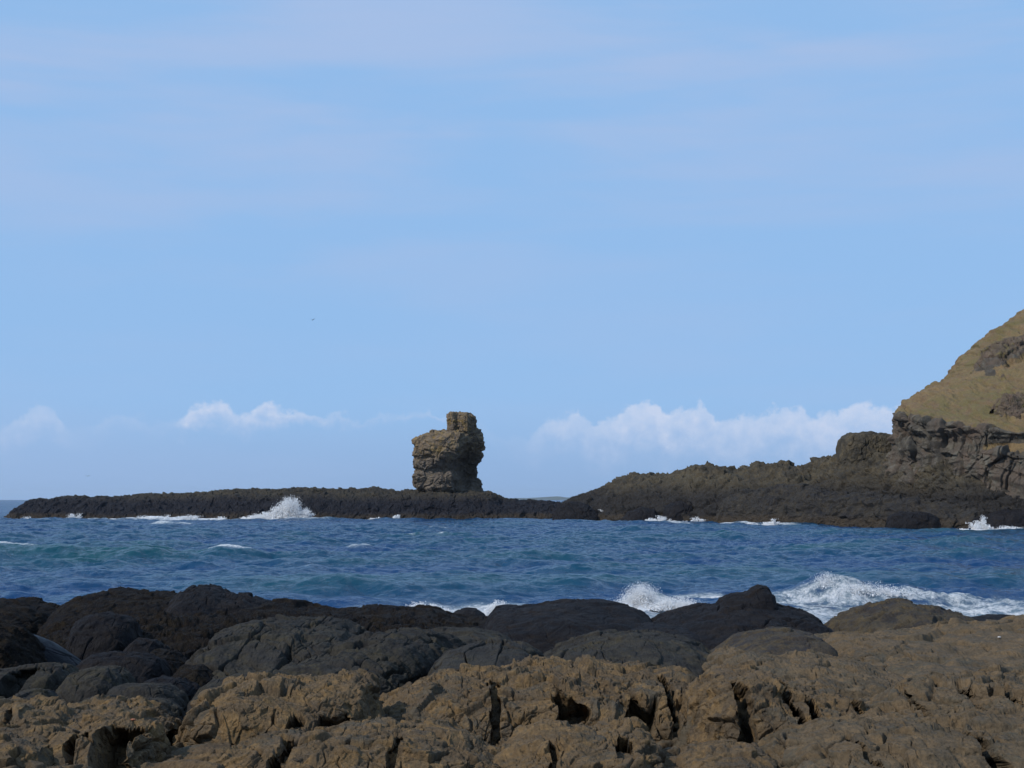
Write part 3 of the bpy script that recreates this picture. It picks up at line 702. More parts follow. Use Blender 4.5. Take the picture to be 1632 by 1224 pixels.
OC('boulder', 'square black boulder at the waterline below the headland', [(1412, 850), (1420, 824), (1436, 817), (1470, 816), (1490, 824), (1496, 850)], 149, z0=-1, front=3, back=3, mat=M_blackrock, seed=75, p=3, **FB)
OC('boulder', 'black rock at the right edge behind the white splash', [(1545, 845), (1560, 826), (1585, 815), (1620, 812), (1680, 815), (1740, 845)], 153, z0=-1, front=4, back=4, mat=M_blackrock, seed=76, **FB)
OC('rock_outcrop', 'square grey-brown crag on the shoulder left of the headland', [(1337, 735), (1341, 700), (1352, 692), (1385, 688), (1405, 692), (1425, 694), (1450, 700), (1470, 740)], 188, z0=7, front=4, back=5, mat=M_shore, seed=77, s=1.8, amp=0.3, p=3.4, crack=0.6, block=0.8, nu=260, nv=180, taper=0.2)


def headland():
    rows = [
        # buried foot, cliff foot, mid ledge (under / over), lip, slope, skyline, back
        [(1475, 800, 195), (1424, 790, 176), (1440, 790, 170), (1500, 800, 163), (1560, 800, 158), (1632, 805, 154), (1800, 810, 146), (2300, 820, 136)],
        [(1470, 735, 195), (1420, 728, 177), (1442, 740, 171), (1500, 752, 164), (1560, 754, 159), (1632, 757, 155), (1800, 765, 148), (2300, 775, 138)],
        [(1470, 715, 195), (1424, 700, 177), (1442, 706, 170.5), (1500, 716, 163.5), (1560, 722, 158.5), (1632, 722, 155), (1800, 725, 148), (2300, 720, 138)],
        [(1470, 700, 196), (1426, 684, 178), (1443, 694, 172), (1500, 706, 165), (1560, 713, 160.5), (1632, 708, 157.5), (1800, 705, 150), (2300, 700, 140)],
        [(1468, 668, 196), (1424, 660, 178), (1443, 668, 171.5), (1500, 677, 164.5), (1560, 681, 160), (1632, 684, 157.5), (1800, 670, 150), (2300, 640, 140)],
        [(1468, 655, 198), (1430, 650, 180), (1448, 656, 175), (1505, 662, 169), (1565, 664, 165), (1632, 664, 163), (1800, 640, 157), (2300, 600, 148)],
        [(1470, 648, 202), (1440, 640, 185), (1462, 630, 183), (1512, 622, 180), (1570, 612, 178), (1640, 600, 176), (1800, 560, 172), (2300, 480, 170)],
        [(1480, 645, 208), (1456, 632, 192), (1485, 620, 194), (1525, 596, 196), (1565, 575, 197), (1636, 545, 198), (1800, 470, 200), (2300, 340, 205)],
        [(1490, 660, 215), (1470, 626, 200), (1500, 604, 204), (1530, 572, 208), (1560, 546, 212), (1632, 494, 220), (1800, 390, 240), (2300, 200, 280)],
        [(1500, 700, 240), (1510, 680, 235), (1540, 640, 240), (1570, 610, 248), (1600, 585, 255), (1680, 545, 270), (1850, 450, 290), (2400, 260, 340)],
        [(1560, 812, 300), (1600, 812, 310), (1620, 812, 320), (1660, 812, 330), (1700, 812, 340), (1740, 812, 350), (1800, 812, 360), (2500, 812, 400)],
    ]
    R = np.array([[P(*c) for c in r] for r in rows])          # rows x pts x 3
    # densify: catmull-rom along points (axis1) and monotone-ish linear/smooth along rows
    def cat(Q, ts):
        n = len(Q)
        i = np.clip(np.floor(ts).astype(int), 0, n - 2)
        t = (ts - i)
        g = lambda k: Q[np.clip(i + k, 0, n - 1)]
        t = t.reshape(-1, *([1] * (Q.ndim - 1)))
        p0, p1, p2, p3 = g(-1), g(0), g(1), g(2)
        tn = 0.35
        m1, m2 = tn * (p2 - p0), tn * (p3 - p1)
        return (2 * t ** 3 - 3 * t ** 2 + 1) * p1 + (t ** 3 - 2 * t ** 2 + t) * m1 + (-2 * t ** 3 + 3 * t ** 2) * p2 + (t ** 3 - t ** 2) * m2
    seg = [40, 90, 60, 110, 60, 110, 120, 120, 60, 20]
    ts = np.concatenate([i + np.arange(k) / k for i, k in enumerate(seg)] + [[len(seg)]])
    us = np.concatenate([np.linspace(0, 1, 90, False), np.linspace(1, 2, 80, False), np.linspace(2, 6, 700, False), np.linspace(6, 7, 120)])
    C = cat(R, ts)
    C = np.moveaxis(cat(np.moveaxis(C, 1, 0), us), 0, 1)
    nr = normals(C)
    if nr[330, 400, 2] < 0:
        nr = -nr
    tt = ts[:, None] + 0 * us[None]
    pp = C.reshape(-1, 3).astype(np.float32)
    tt = tt + 0.25 * fbm(pp / 7.0, 3, seed=80).reshape(tt.shape)
    grass = sstep(tt, 4.05, 4.5)
    # grass pocket on the mid ledge
    uu = us[None] + 0 * tt
    grass = np.maximum(grass, sstep(tt, 2.4, 2.7) * (1 - sstep(tt, 3.0, 3.35)) * sstep(uu, 3.9, 4.3))
    # bare rock showing in the turf
    bare = sstep(fbm(pp / np.array([5.5, 5.5, 2.6], np.float32), 4, 0.55, seed=81).reshape(tt.shape), 0.08, 0.22) * sstep(uu, 3.2, 4.2) * sstep(tt, 4.3, 4.9)
    bare = bare * (1 - sstep(tt, 6.8, 7.6))
    grass = grass * (1 - bare)
    # relief: layered basalt in the cliff, soft tussocks on the turf
    q = pp
    wq = warp(q / 3.2, 0.9, 0.3, 82)
    f1, f2, c1, fa = voro(wq * np.array([1.2, 1.2, 0.75], np.float32), 83, True)
    g1, g2, c2, fb = voro(wq * np.array([3.4, 3.4, 1.5], np.float32), 84, True)
    strata = fbm(np.stack([q[:, 0] * 0.03, q[:, 1] * 0.03, q[:, 2] * 0.55 + 0.8 * perlin(q * 0.08, 85)], -1), 3, seed=86)
    rockd = (0.8 * (c1 - .5) + 0.8 * fa) * sstep(f2 - f1, 0, 0.1) + (0.4 * (c2 - .5) + 0.35 * fb) * sstep(g2 - g1, 0, 0.1) - 0.6 * (1 - sstep(f2 - f1, 0, 0.12)) + 1.3 * strata + 0.35 * fbm(q * 0.9, 4, 0.6, seed=87)
    turfd = 1.3 * fbm(q * 0.14, 3, seed=88) + 0.38 * fbm(q * 0.55, 5, 0.62, seed=89) - 0.35 * sstep(fbm(np.stack([q[:, 0] * 0.5 + q[:, 2] * 0.25, q[:, 1] * 0.1, q[:, 2] * 0.12], -1), 3, seed=93, ridged=True), 0.45, 0.8)
    g = grass.reshape(-1)
    dsp = rockd * (1 - g) + turfd * g + 0.5 * bare.reshape(-1)
    co = (pp + nr.reshape(-1, 3) * dsp[:, None]).reshape(C.shape)
    o = grid_mesh('headland_hill', co, M_cliff, {'grass': grass})
    tag(o, 'steep headland with brown-green turf above dark layered cliffs', kind='structure')


headland()
OC('rock_outcrop', 'reddish crag standing out of the turf high on the headland', [(1556, 588), (1570, 560), (1586, 545), (1606, 538), (1640, 534), (1690, 530), (1720, 560)], 193, z0=13.0, front=6, back=5, mat=M_purple, seed=90, s=2.0, amp=0.6, p=1.9, crack=0.9, block=0.9, nu=240, nv=180)
OC('rock_outcrop', 'reddish crag with a dark cleft above the cliff lip at the right edge', [(1582, 650), (1592, 634), (1610, 628), (1640, 626), (1680, 628), (1710, 650)], 166, z0=10.0, front=3, back=4, mat=M_purple, seed=91, s=1.6, amp=0.5, p=2.0, crack=0.9, block=0.9, nu=200, nv=160)


# ------------------------------------------------------------------ sea stack
def rings(levels, D, mat, name, parent, seed, amp, s, nth=520, nz=520, block=0.9, crack=0.9):
    """levels: (v, uL, uC, uR, dL, dC, dR, db): left edge, front corner, right edge in the photograph and their distances from the core plane"""
    lv = np.array(levels, float)
    lv = lv[np.argsort(-lv[:, 0])]
    vs = np.linspace(lv[0, 0], lv[-1, 0], nz)
    I = lambda k: np.interp(-vs, -lv[:, 0], lv[:, k])
    uL, uC, uR, dL, dC, dR, db = [I(k) for k in range(1, 8)]
    z = P(CX, vs, D)[:, 2]
    X = lambda u: (u - CX) / F * D
    hol = np.interp(-vs, [-785, -772, -722, -708], [0.0, 1.0, 1.0, 0.0]) if len(levels) > 8 else 0.0
    # polygon corners, counter-clockwise from above starting at left
    poly = np.stack([
        np.stack([X(uL), -dL, z], -1),
        np.stack([X(uL + 0.10 * (uC - uL)), -dL - 0.62 * (dC - dL), z], -1),
        np.stack([X(uL + 0.72 * (uC - uL)), -dL - 1.0 * (dC - dL), z], -1),
        np.stack([X(uC), -dC, z], -1),
        np.stack([X(uC + 0.45 * (uR - uC)), -dR - (0.35 - 0.5 * hol) * (dC - dR), z], -1),
        np.stack([X(uR), -dR, z], -1),
        np.stack([X(uR - 0.1 * (uR - uC)), db * 0.8, z], -1),
        np.stack([X(uC), db, z], -1),
        np.stack([X(uL + 0.15 * (uC - uL)), db * 0.8, z], -1),
    ], 1)                                             # nz x k x 3
    k = poly.shape[1]
    t = np.linspace(0, k, nth, endpoint=False)
    i = np.floor(t).astype(int)
    f = (t - i)[None, :, None]
    lin = poly[:, i] * (1 - f) + poly[:, (i + 1) % k] * f
    # round corners a little
    ker = np.hanning(2 * int(nth / k * 0.15) + 3)
    ker /= ker.sum()
    h = len(ker) // 2
    pad = np.concatenate([lin[:, -h:], lin, lin[:, :h]], 1)
    co = sum(ker[j] * pad[:, j:j + nth] for j in range(len(ker)))
    co[..., 1] += D
    # rounded top: close with rings shrinking to the centre
    cen = co[-1].mean(0)
    caps = []
    for r in np.linspace(0.97, 0.0, 60):
        c = cen + (co[-1] - cen) * r
        c[:, 2] = co[-1][:, 2] + 0.25 * (1 - r ** 3)
        caps.append(c)
    co = np.concatenate([co, np.array(caps)], 0)
    nr = normals(co, True)
    ctr = co.mean((0, 1))
    if ((co - ctr) * nr)[:nz, :, :2].sum() < 0:
        nr = -nr
    p = co.reshape(-1, 3).astype(np.float32)
    wq = warp(p / s, 1.1, 0.28, seed)
    f1, f2, c1, fa = voro(wq * np.array([1.0, 1.0, 1.15], np.float32), seed + 1, True)
    g1, g2, c2, fb = voro(wq * np.array([2.7, 2.7, 3.0], np.float32), seed + 2, True)
    k1, k2, c3, fc = voro(wq * 6.5, seed + 12, True)
    g = sstep(perlin(p * 0.5 / s, seed + 6), -0.35, 0.1)
    d_ = block * (((c1 - .5) * 1.0 + 1.2 * fa) * sstep(f2 - f1, 0, 0.1) + ((c2 - .5) * 0.5 + 0.7 * fb) * sstep(g2 - g1, 0, 0.1) + 0.25 * fc * sstep(k2 - k1, 0, 0.1))
    d_ -= crack * (0.6 * (1 - sstep(f2 - f1, 0, 0.12)) * g + 0.3 * (1 - sstep(g2 - g1, 0, 0.10)) * sstep(perlin(p * 1.1 / s, seed + 8), -0.1, 0.15))
    d_ += 2.0 * fbm(p * 0.7 / s, 3, seed=seed + 3) + 1.1 * fbm(p * 2.2 / s, 5, 0.6, seed=seed + 4)
    co = (p + nr.reshape(-1, 3) * (amp * d_)[:, None]).reshape(co.shape)
    return grid_mesh(name, co, mat, wrap=True, parent=parent)


SD = 236.0
stack = bpy.data.objects.new('sea_stack', None)
SC.collection.objects.link(stack)
bpos = P(715, 788, SD)
stack.location = [float(a_) for a_ in bpos]
tag(stack, 'tall weathered tan rock stack with a block on top standing on the reef', 'rock stack')
body = [
    (792, 684, 716, 760, 1.0, 2.8, -1.2, 3.2),
    (782, 670, 718, 770, 1.2, 3.9, -1.0, 4.0),
    (776, 659, 720, 769, 1.6, 4.4, -1.2, 4.2),
    (765, 657, 722, 768, 2.0, 4.8, -1.6, 4.3),
    (760, 657, 722, 760, 2.0, 4.8, -2.0, 4.3),
    (755, 658, 720, 762, 1.8, 4.5, -1.6, 4.2),
    (750, 664, 718, 761, 1.2, 3.9, -1.6, 4.0),
    (744, 661, 718, 760, 1.8, 4.4, -1.4, 4.2),
    (733, 660, 720, 763, 2.0, 4.8, -1.2, 4.3),
    (730, 661, 722, 766, 1.9, 4.7, -0.8, 4.3),
    (727, 657, 726, 768, 2.2, 5.2, -0.6, 4.4),
    (715, 657, 731, 769, 2.2, 5.6, 0.4, 4.5),
    (703, 660, 732, 768, 2.0, 5.4, 1.2, 4.4),
    (699, 664, 734, 769, 1.8, 5.0, 1.4, 4.2),
    (692, 678, 736, 769, 1.5, 4.4, 1.2, 3.8),
    (690, 688, 738, 767, 1.2, 3.6, 1.0, 3.2),
    (687, 704, 739, 760, 0.8, 2.6, 0.6, 2.4),
]
b_ = rings(body, SD, M_stack, 'stack_body', None, 100, 0.42, 2.6)
cap = [(696, 713, 726, 742, 1.2, 2.5, 1.4, 2.4), (688, 713, 726, 742, 1.4, 2.8, 1.6, 2.6), (678, 713, 725, 741, 1.4, 2.9, 1.6, 2.6), (668, 713, 724, 741, 1.4, 2.8, 1.6, 2.6), (661, 712, 724, 740, 1.3, 2.5, 1.4, 2.4), (659, 714, 724, 738, 1.1, 2.2, 1.2, 2.0)]
c_ = rings(cap, SD, M_stack, 'cap_block', None, 120, 0.18, 1.3, 260, 260)
cap2 = [(692, 731, 745, 755, 1.4, 2.7, 1.0, 2.2), (688, 730, 746, 757, 1.8, 3.1, 1.2, 2.4), (676, 730, 746, 759, 1.8, 3.2, 1.3, 2.4), (668, 730, 746, 759, 1.8, 3.1, 1.3, 2.4), (663, 731, 745, 758, 1.6, 2.9, 1.2, 2.2), (661, 734, 745, 755, 1.4, 2.5, 1.0, 1.9)]
c2_ = rings(cap2, SD, M_stack, 'cap_block', None, 130, 0.18, 1.3, 260, 260)
n_ = rings([(707, 682, 692, 704, 1.5, 3.0, 1.5, 1.5), (694, 684, 692, 702, 1.5, 3.0, 1.5, 1.5), (688, 686, 692, 698, 1.8, 2.6, 1.6, 1.2)], SD, M_stack, 'shoulder_block', None, 140, 0.16, 1.2, 160, 120)
for o in (b_, c_, c2_, n_):
    set_origin(o, bpos)
    o.parent = stack
    o.location = (0, 0, 0)
OC('rock_plinth', 'grey-brown broken rock plinth under the tall stack', [(560, 796), (610, 788), (650, 786), (690, 784), (740, 785), (775, 784), (788, 787), (798, 795), (806, 803)], 235, z0=0.5, front=9, back=7, mat=M_reef, s=2.2, amp=0.45, seed=78, p=2.4, crack=0.8, block=0.9, nu=420, nv=200)


# ------------------------------------------------------------------ sea
def ocean_patch(N, L, V, wdir, seed, std, dirpow=2, cut=0.0):
    rng = np.random.default_rng(seed)
    k1 = np.fft.fftfreq(N, L / N) * 2 * np.pi
    kx, ky = np.meshgrid(k1, k1, indexing='xy')
    k = np.hypot(kx, ky)
    k[0, 0] = 1
    Lw = V * V / 9.81
    cosf = (kx * wdir[0] + ky * wdir[1]) / k
    ph = np.exp(-1 / (k * Lw) ** 2) / k ** 4 * (0.12 + np.abs(cosf) ** dirpow)
    ph *= np.exp(-(k * cut) ** 2)
    ph[0, 0] = 0
    h0 = (rng.normal(size=(N, N)) + 1j * rng.normal(size=(N, N))) * np.sqrt(ph)
    h = np.fft.ifft2(h0).real
    sc = std / h.std()
    dx = np.fft.ifft2(-1j * kx / k * h0).real * sc
    dy = np.fft.ifft2(-1j * ky / k * h0).real * sc
    return np.stack([h * sc, dx, dy], -1).astype(np.float32)


def samp(patch, L, x, y):
    N = patch.shape[0]
    fx, fy = (x / L * N) % N, (y / L * N) % N
    ix, iy = np.floor(fx).astype(int), np.floor(fy).astype(int)
    tx, ty = (fx - ix)[..., None], (fy - iy)[..., None]
    ix0, iy0, ix1, iy1 = ix % N, iy % N, (ix + 1) % N, (iy + 1) % N
    return (patch[iy0, ix0] * (1 - tx) + patch[iy0, ix1] * tx) * (1 - ty) + (patch[iy1, ix0] * (1 - tx) + patch[iy1, ix1] * tx) * ty


def bump2(x, y, cx, cy, rx, ry):
    return np.exp(-((x - cx) / rx) ** 2 - ((y - cy) / ry) ** 2)


def build_sea():
    r = np.concatenate([np.linspace(3, 26, 20, False), 26 * np.exp(np.linspace(0, math.log(280 / 26), 1150, False)), 280 * np.exp(np.linspace(0, math.log(12000 / 280), 240))])
    an = np.concatenate([np.linspace(-math.pi, -0.42, 120, False), np.linspace(-0.42, 0.42, 1300, False), np.linspace(0.42, math.pi, 120)])
    rr, aa = np.meshgrid(r, an, indexing='ij')
    x, y = rr * np.sin(aa), rr * np.cos(aa)
    A_ = ocean_patch(1024, 137.0, 6.2, (0.25, -0.97), 5, 0.165, 2, 0.10)
    B_ = ocean_patch(1024, 31.0, 2.9, (0.1, -1.0), 6, 0.085, 1, 0.015)
    a_ = samp(A_, 137.0, x, y)
    ca, sa = math.cos(0.5), math.sin(0.5)
    b_ = samp(B_, 31.0, x * ca - y * sa, x * sa + y * ca)
    fade = 1 - sstep(rr, 1500, 5000)
    gust = 0.75 + 0.5 * sstep(fbm(np.stack([x, y * 0.5, 0 * x], -1).reshape(-1, 3) / 45, 2, seed=200).reshape(x.shape), -0.3, 0.3)
    h = (a_[..., 0] * 1.0 + b_[..., 0] * gust) * fade
    dx = (a_[..., 1] + b_[..., 1]) * fade
    dy = (a_[..., 2] + b_[..., 2]) * fade
    px = lambda u, D: (u - CX) / F * D
    pp = np.stack([x, y, 0 * x], -1).reshape(-1, 3).astype(np.float32)
    nlow = fbm(pp / 2.2, 4, 0.55, seed=201).reshape(x.shape)
    nmid = fbm(pp / 0.7, 3, 0.6, seed=202).reshape(x.shape)
    nfs = fbm(pp * np.array([0.55, 1.5, 1], np.float32), 5, 0.62, seed=205, ridged=True).reshape(x.shape)
    nstreak = fbm(pp * np.array([0.28, 0.9, 1], np.float32), 4, 0.55, seed=203).reshape(x.shape)
    foam = np.zeros_like(x)
    # --- breaking wave off the right-hand rocks
    wl = px(1318, 46)
    yc = 46.5 + 0.10 * (x - wl) + 0.5 * nlow
    crest = np.exp(-np.abs((x - wl) / 1.35) ** 1.3) * 0.60 + 0.42 * np.exp(-((x - (wl + 2.6)) / 2.6) ** 2) + 0.22 * sstep(x, wl + 3, wl + 6) * (1 - sstep(x, wl + 9, wl + 14))
    dyc = y - yc
    prof = np.where(dyc < 0, np.exp(-(dyc / 0.9) ** 2), np.exp(-(dyc / 2.6) ** 2))
    h += crest * prof * (1 + 0.7 * nlow + 0.25 * nmid)
    fo = sstep(crest, 0.05, 0.3) * np.exp(-((dyc + 0.7) / 1.3) ** 2) * (0.12 + 0.72 * nfs + 0.3 * nlow)
    foam = np.maximum(foam, fo)
    # trough of broken water in front of it, against the rocks
    fo = sstep(x, px(1190, 40), px(1260, 40)) * (1 - sstep(y, 45.5, 47.5)) * (0.02 + 0.75 * nfs + 0.25 * nstreak)
    foam = np.maximum(foam, fo)
    fo = sstep(x, px(1390, 44), px(1500, 44)) * (1 - sstep(y, 43.5, 46.0)) * (0.25 + 0.7 * nfs)
    foam = np.maximum(foam, fo)
    h += 0.22 * sstep(foam, 0.25, 0.7) * (nmid + 0.5 * nlow)
    # --- small wave breaking centre right
    w2 = px(1035, 44)
    crest2 = np.exp(-np.abs((x - w2) / 0.7) ** 1.3) * 0.22 + 0.12 * np.exp(-((x - w2 - 1.5) / 1.6) ** 2)
    yc2 = 45 + 0.4 * nlow
    prof2 = np.where(y < yc2, np.exp(-((y - yc2) / 0.8) ** 2), np.exp(-((y - yc2) / 2.2) ** 2))
    h += crest2 * prof2 * (1 + 0.9 * nlow + 0.4 * nmid)
    foam = np.maximum(foam, sstep(crest2, 0.03, 0.25) * np.exp(-((y - yc2 + 0.6) / 1.5) ** 2) * (0.1 + 0.75 * nfs))
    foam = np.maximum(foam, (1 - sstep(y, 43.5, 46)) * sstep(x, px(880, 42), px(960, 42)) * (0.1 + 0.7 * nfs))
    foam = np.maximum(foam, 0.85 * np.exp(-((y - 49.5 - 0.8 * nlow) / 1.1) ** 2) * sstep(x, px(1050, 48), px(1090, 48)) * (1 - sstep(x, px(1150, 48), px(1200, 48))))
    # --- thin wash along the rim of the rocks
    foam = np.maximum(foam, (1 - sstep(y, 42.5, 45.5)) * sstep(x, px(480, 42), px(580, 42)) * (0.52 + 0.6 * nlow))
    foam = np.maximum(foam, (1 - sstep(y, 43.5, 46.5)) * sstep(x, px(640, 42), px(680, 42)) * (1 - sstep(x, px(860, 42), px(960, 42))) * (0.6 + 0.5 * nlow))
    # --- whitecaps at fixed places
    for (u, v, w, dp, st) in [(370, 878, 42, 3.0, 0.8), (100, 883, 30, 2.5, 0.62), (15, 885, 26, 2.5, 0.75), (577, 872, 22, 3.0, 0.6), (275, 838, 35, 8, 0.55), (1470, 905, 25, 1.2, 0.4),
                              (1200, 878, 16, 2, 0.35), (700, 845, 20, 5, 0.4), (1550, 912, 30, 1.2, 0.45), (500, 905, 14, 1.3, 0.35), (1580, 940, 50, 1.2, 0.7)]:
        D = CAMZ * F / (v - HZ)
        xx_ = (x - px(u, D)) / (w / F * D)
        yb = y - D - 0.8 * nlow - 0.4 * dp * nstreak
        h += (0.06 + 0.002 * D) * np.exp(-(xx_ / 1.6) ** 2) * np.exp(-(yb / (1.0 + 0.012 * D)) ** 2)
        foam = np.maximum(foam, st * np.exp(-xx_ ** 4 - ((yb + 0.1 * dp) / (0.36 * dp)) ** 2) * (1.0 + 0.9 * nstreak))
    # --- wash along the reef and the far shore
    def wash(us, Ds, st, wd):
        nonlocal foam
        uu = x / np.maximum(y, 1) * F + CX
        Dl = np.interp(uu, us, Ds)
        ok = sstep(uu, us[0], us[0] + 15) * (1 - sstep(uu, us[-1] - 15, us[-1])) * (y > 20)
        stv = np.interp(uu, us, st)
        foam = np.maximum(foam, stv * ok * np.exp(-((y - Dl) / wd) ** 2) * (0.9 + 0.7 * nlow))
    wash([-40, 0, 60, 130, 230, 330, 400, 500, 560, 650, 760, 900, 960], [236, 228, 224, 224, 223, 222, 220, 220, 222, 222, 222, 218, 214], [0.9, 0.8, 0.5, 0.6, 0.8, 0.8, 1.2, 1.1, 0.5, 0.6, 0.25, 0.4, 0.5], 5)
    wash([940, 985, 1060, 1110, 1180, 1250, 1300, 1480, 1500, 1632, 1900], [208, 199, 196, 186, 181, 174, 168, 146, 143, 146, 140], [0.9, 0.8, 0.9, 0.6, 0.9, 0.7, 0.3, 0.4, 1.2, 1.4, 1.2], 3.2)
    # crest whitecaps, sparse
    hs = a_[..., 0]
    foam = np.maximum(foam, 0.55 * sstep(hs, 0.30, 0.42) * sstep(nlow, 0.0, 0.25) * (rr > 30))
    green = np.clip(0.25 + 1.6 * a_[..., 0] + 0.35 * nlow, 0, 1) * (1 - 0.6 * sstep(rr, 90, 220))
    green = np.clip(green + 0.6 * bump2(x, y, px(120, 75), 75, 6, 9), 0, 1)
    h += 0.30 * np.exp(-((y - 78 - 0.05 * x) / 3.0) ** 2) * sstep(-x, 12, 18)
    co = np.stack([x + 0.5 * dx, y + 0.5 * dy, h], -1)
    o = grid_mesh('sea', co, M_sea, {'foam': foam, 'green': green})
    tag(o, 'choppy blue-green sea with foam streaks', kind='structure')


build_sea()


# ------------------------------------------------------------------ spray
def spray(label, plumes, size, seed, name='spray'):
    """plumes: (u, v_base, D, half width m, height m, count, lean, depth m). A cloud of separate drops thrown up in jets."""
    rng = np.random.default_rng(seed)
    pts, szs = [], []
    for (u, v, D, w, H, n, lean, dep) in plumes:
        b = P(u, v, D)
        nj = max(6, int(n / 260))
        jx = rng.normal(0, 0.5, nj) * w
        jh = H * np.exp(-(jx / w) ** 2 * 1.3) * rng.uniform(0.35, 1.0, nj)
        ji = rng.integers(0, nj, n)
        t = rng.power(1.0, n) ** 1.35
        fan = rng.normal(0, 1, (n, 2))
        x = jx[ji] * (1 + 0.5 * t) + fan[:, 0] * (0.05 + 0.13 * t) * w + lean * t * jh[ji]
        y = fan[:, 1] * (0.25 + 0.3 * t) * dep + rng.normal(0, 0.3, nj)[ji] * dep
        z = t * jh[ji] + rng.normal(0, 0.025, n) * H
        keep = z > -0.1
        pts.append((b + np.stack([x, y, np.maximum(z, -0.1)], -1))[keep])
        szs.append((size * rng.lognormal(-0.1, 0.45, n) * (1.25 - 0.75 * t))[keep])
    c = np.concatenate(pts)
    s_ = np.concatenate(szs)
    n = len(c)
    base = np.array([(1, 0, 0), (-1, 0, 0), (0, 1, 0), (0, -1, 0), (0, 0, 1.2), (0, 0, -1.2)], float)
    ang = rng.uniform(0, 6.28, n)
    ca, sa = np.cos(ang), np.sin(ang)
    V = base[None] * s_[:, None, None] * rng.uniform(0.6, 1.4, (n, 6, 1))
    V = np.stack([V[..., 0] * ca[:, None] - V[..., 1] * sa[:, None], V[..., 0] * sa[:, None] + V[..., 1] * ca[:, None], V[..., 2]], -1)
    co = (c[:, None] + V).reshape(-1, 3)
    tr = np.array([(0, 2, 4), (2, 1, 4), (1, 3, 4), (3, 0, 4), (2, 0, 5), (1, 2, 5), (3, 1, 5), (0, 3, 5)])
    tris = (tr[None] + 6 * np.arange(n)[:, None, None]).reshape(-1, 3)
    o = tri_mesh(name, co, tris, M_spray, True)
    set_origin(o, c.mean(0) * np.array([1, 1, 0]))
    tag(o, label, kind='stuff')


spray('tall white burst of spray against the long black reef', [(462, 827, 221, 2.1, 3.8, 26000, -0.05, 1.5), (480, 828, 221, 1.2, 2.0, 6000, 0.5, 1.2), (425, 827, 221, 2.4, 1.2, 10000, -0.1, 1.2), (395, 828, 222, 1.5, 0.5, 2500, 0, 1)], 0.062, 1)
spray('low ragged wash climbing the left end of the reef', [(10, 832, 222, 2.2, 0.9, 1600, 0.2, 1), (45, 829, 223, 0.8, 0.8, 500, 0, 1), (112, 828, 223, 1.2, 1.0, 900, 0, 1), (125, 828, 223, 0.6, 1.2, 400, 0, 1), (240, 828, 222, 2.4, 0.8, 1200, 0, 1), (262, 828, 222, 1.2, 1.0, 700, 0, 1), (300, 828, 222, 2.6, 0.9, 1300, 0, 1), (345, 828, 222, 1.6, 0.5, 700, 0, 1)], 0.05, 2)
spray('small white splash on the reef below the tall stack', [(632, 829, 220, 0.9, 1.1, 1200, 0.1, 0.8), (600, 829, 220, 1.6, 0.4, 900, 0, 0.8), (650, 829, 220, 1.0, 0.35, 400, 0, 0.8)], 0.06, 3)
spray('white wash among the pair of black boulders off the far shore', [(1055, 832, 198, 0.9, 1.2, 1300, 0, 0.8), (1035, 832, 198, 1.0, 0.6, 600, 0, 0.8), (1110, 832, 194, 1.0, 0.8, 700, 0, 0.8), (968, 816, 212, 1.4, 0.6, 700, 0, 0.8), (985, 826, 212, 1.2, 0.5, 500, 0, 0.8)], 0.06, 4)
spray('low white wave lapping the middle of the far shore', [(1228, 838, 172, 1.0, 0.9, 1500, 0, 0.8), (1200, 838, 172, 1.8, 0.4, 1000, 0, 0.8)], 0.055, 5)
spray('white spray shooting up below the headland at the right edge', [(1566, 846, 146, 0.45, 1.9, 2600, 0.0, 0.5), (1560, 846, 146, 1.2, 1.1, 2200, -0.2, 0.7), (1600, 848, 145, 2.2, 0.75, 3500, 0.1, 0.8), (1520, 848, 145, 2.0, 0.35, 1500, 0, 0.8), (1650, 848, 145, 2.0, 0.7, 2000, 0.1, 0.8)], 0.045, 6)
spray('white burst of surf left of the upright black knob', [(1025, 972, 43.5, 0.6, 0.9, 30000, -0.05, 0.4), (1070, 972, 43, 0.9, 0.45, 14000, 0.3, 0.4), (1000, 978, 41, 0.4, 0.55, 2200, -0.2, 0.4)], 0.0105, 7)
spray('two small white splashes left of the wide black dome', [(678, 975, 39, 0.38, 0.40, 5000, -0.3, 0.3), (700, 978, 38.5, 0.4, 0.22, 1600, 0.2, 0.3), (788, 980, 39, 0.28, 0.46, 6000, 0.35, 0.3), (775, 984, 38, 0.3, 0.2, 1400, -0.1, 0.3), (825, 972, 42, 0.5, 0.12, 1400, 0, 0.3)], 0.012, 8)
spray('white crest spray on the breaking wave at right', [(1322, 948, 46.3, 0.5, 0.8, 24000, -0.15, 0.35), (1375, 950, 46.0, 1.2, 0.5, 14000, 0.3, 0.35), (1350, 948, 46.3, 0.7, 0.5, 3500, 0.1, 0.35), (1290, 955, 46, 0.6, 0.42, 2200, -0.5, 0.35), (1400, 950, 46.3, 1.3, 0.34, 3000, 0, 0.35)], 0.0105, 9)


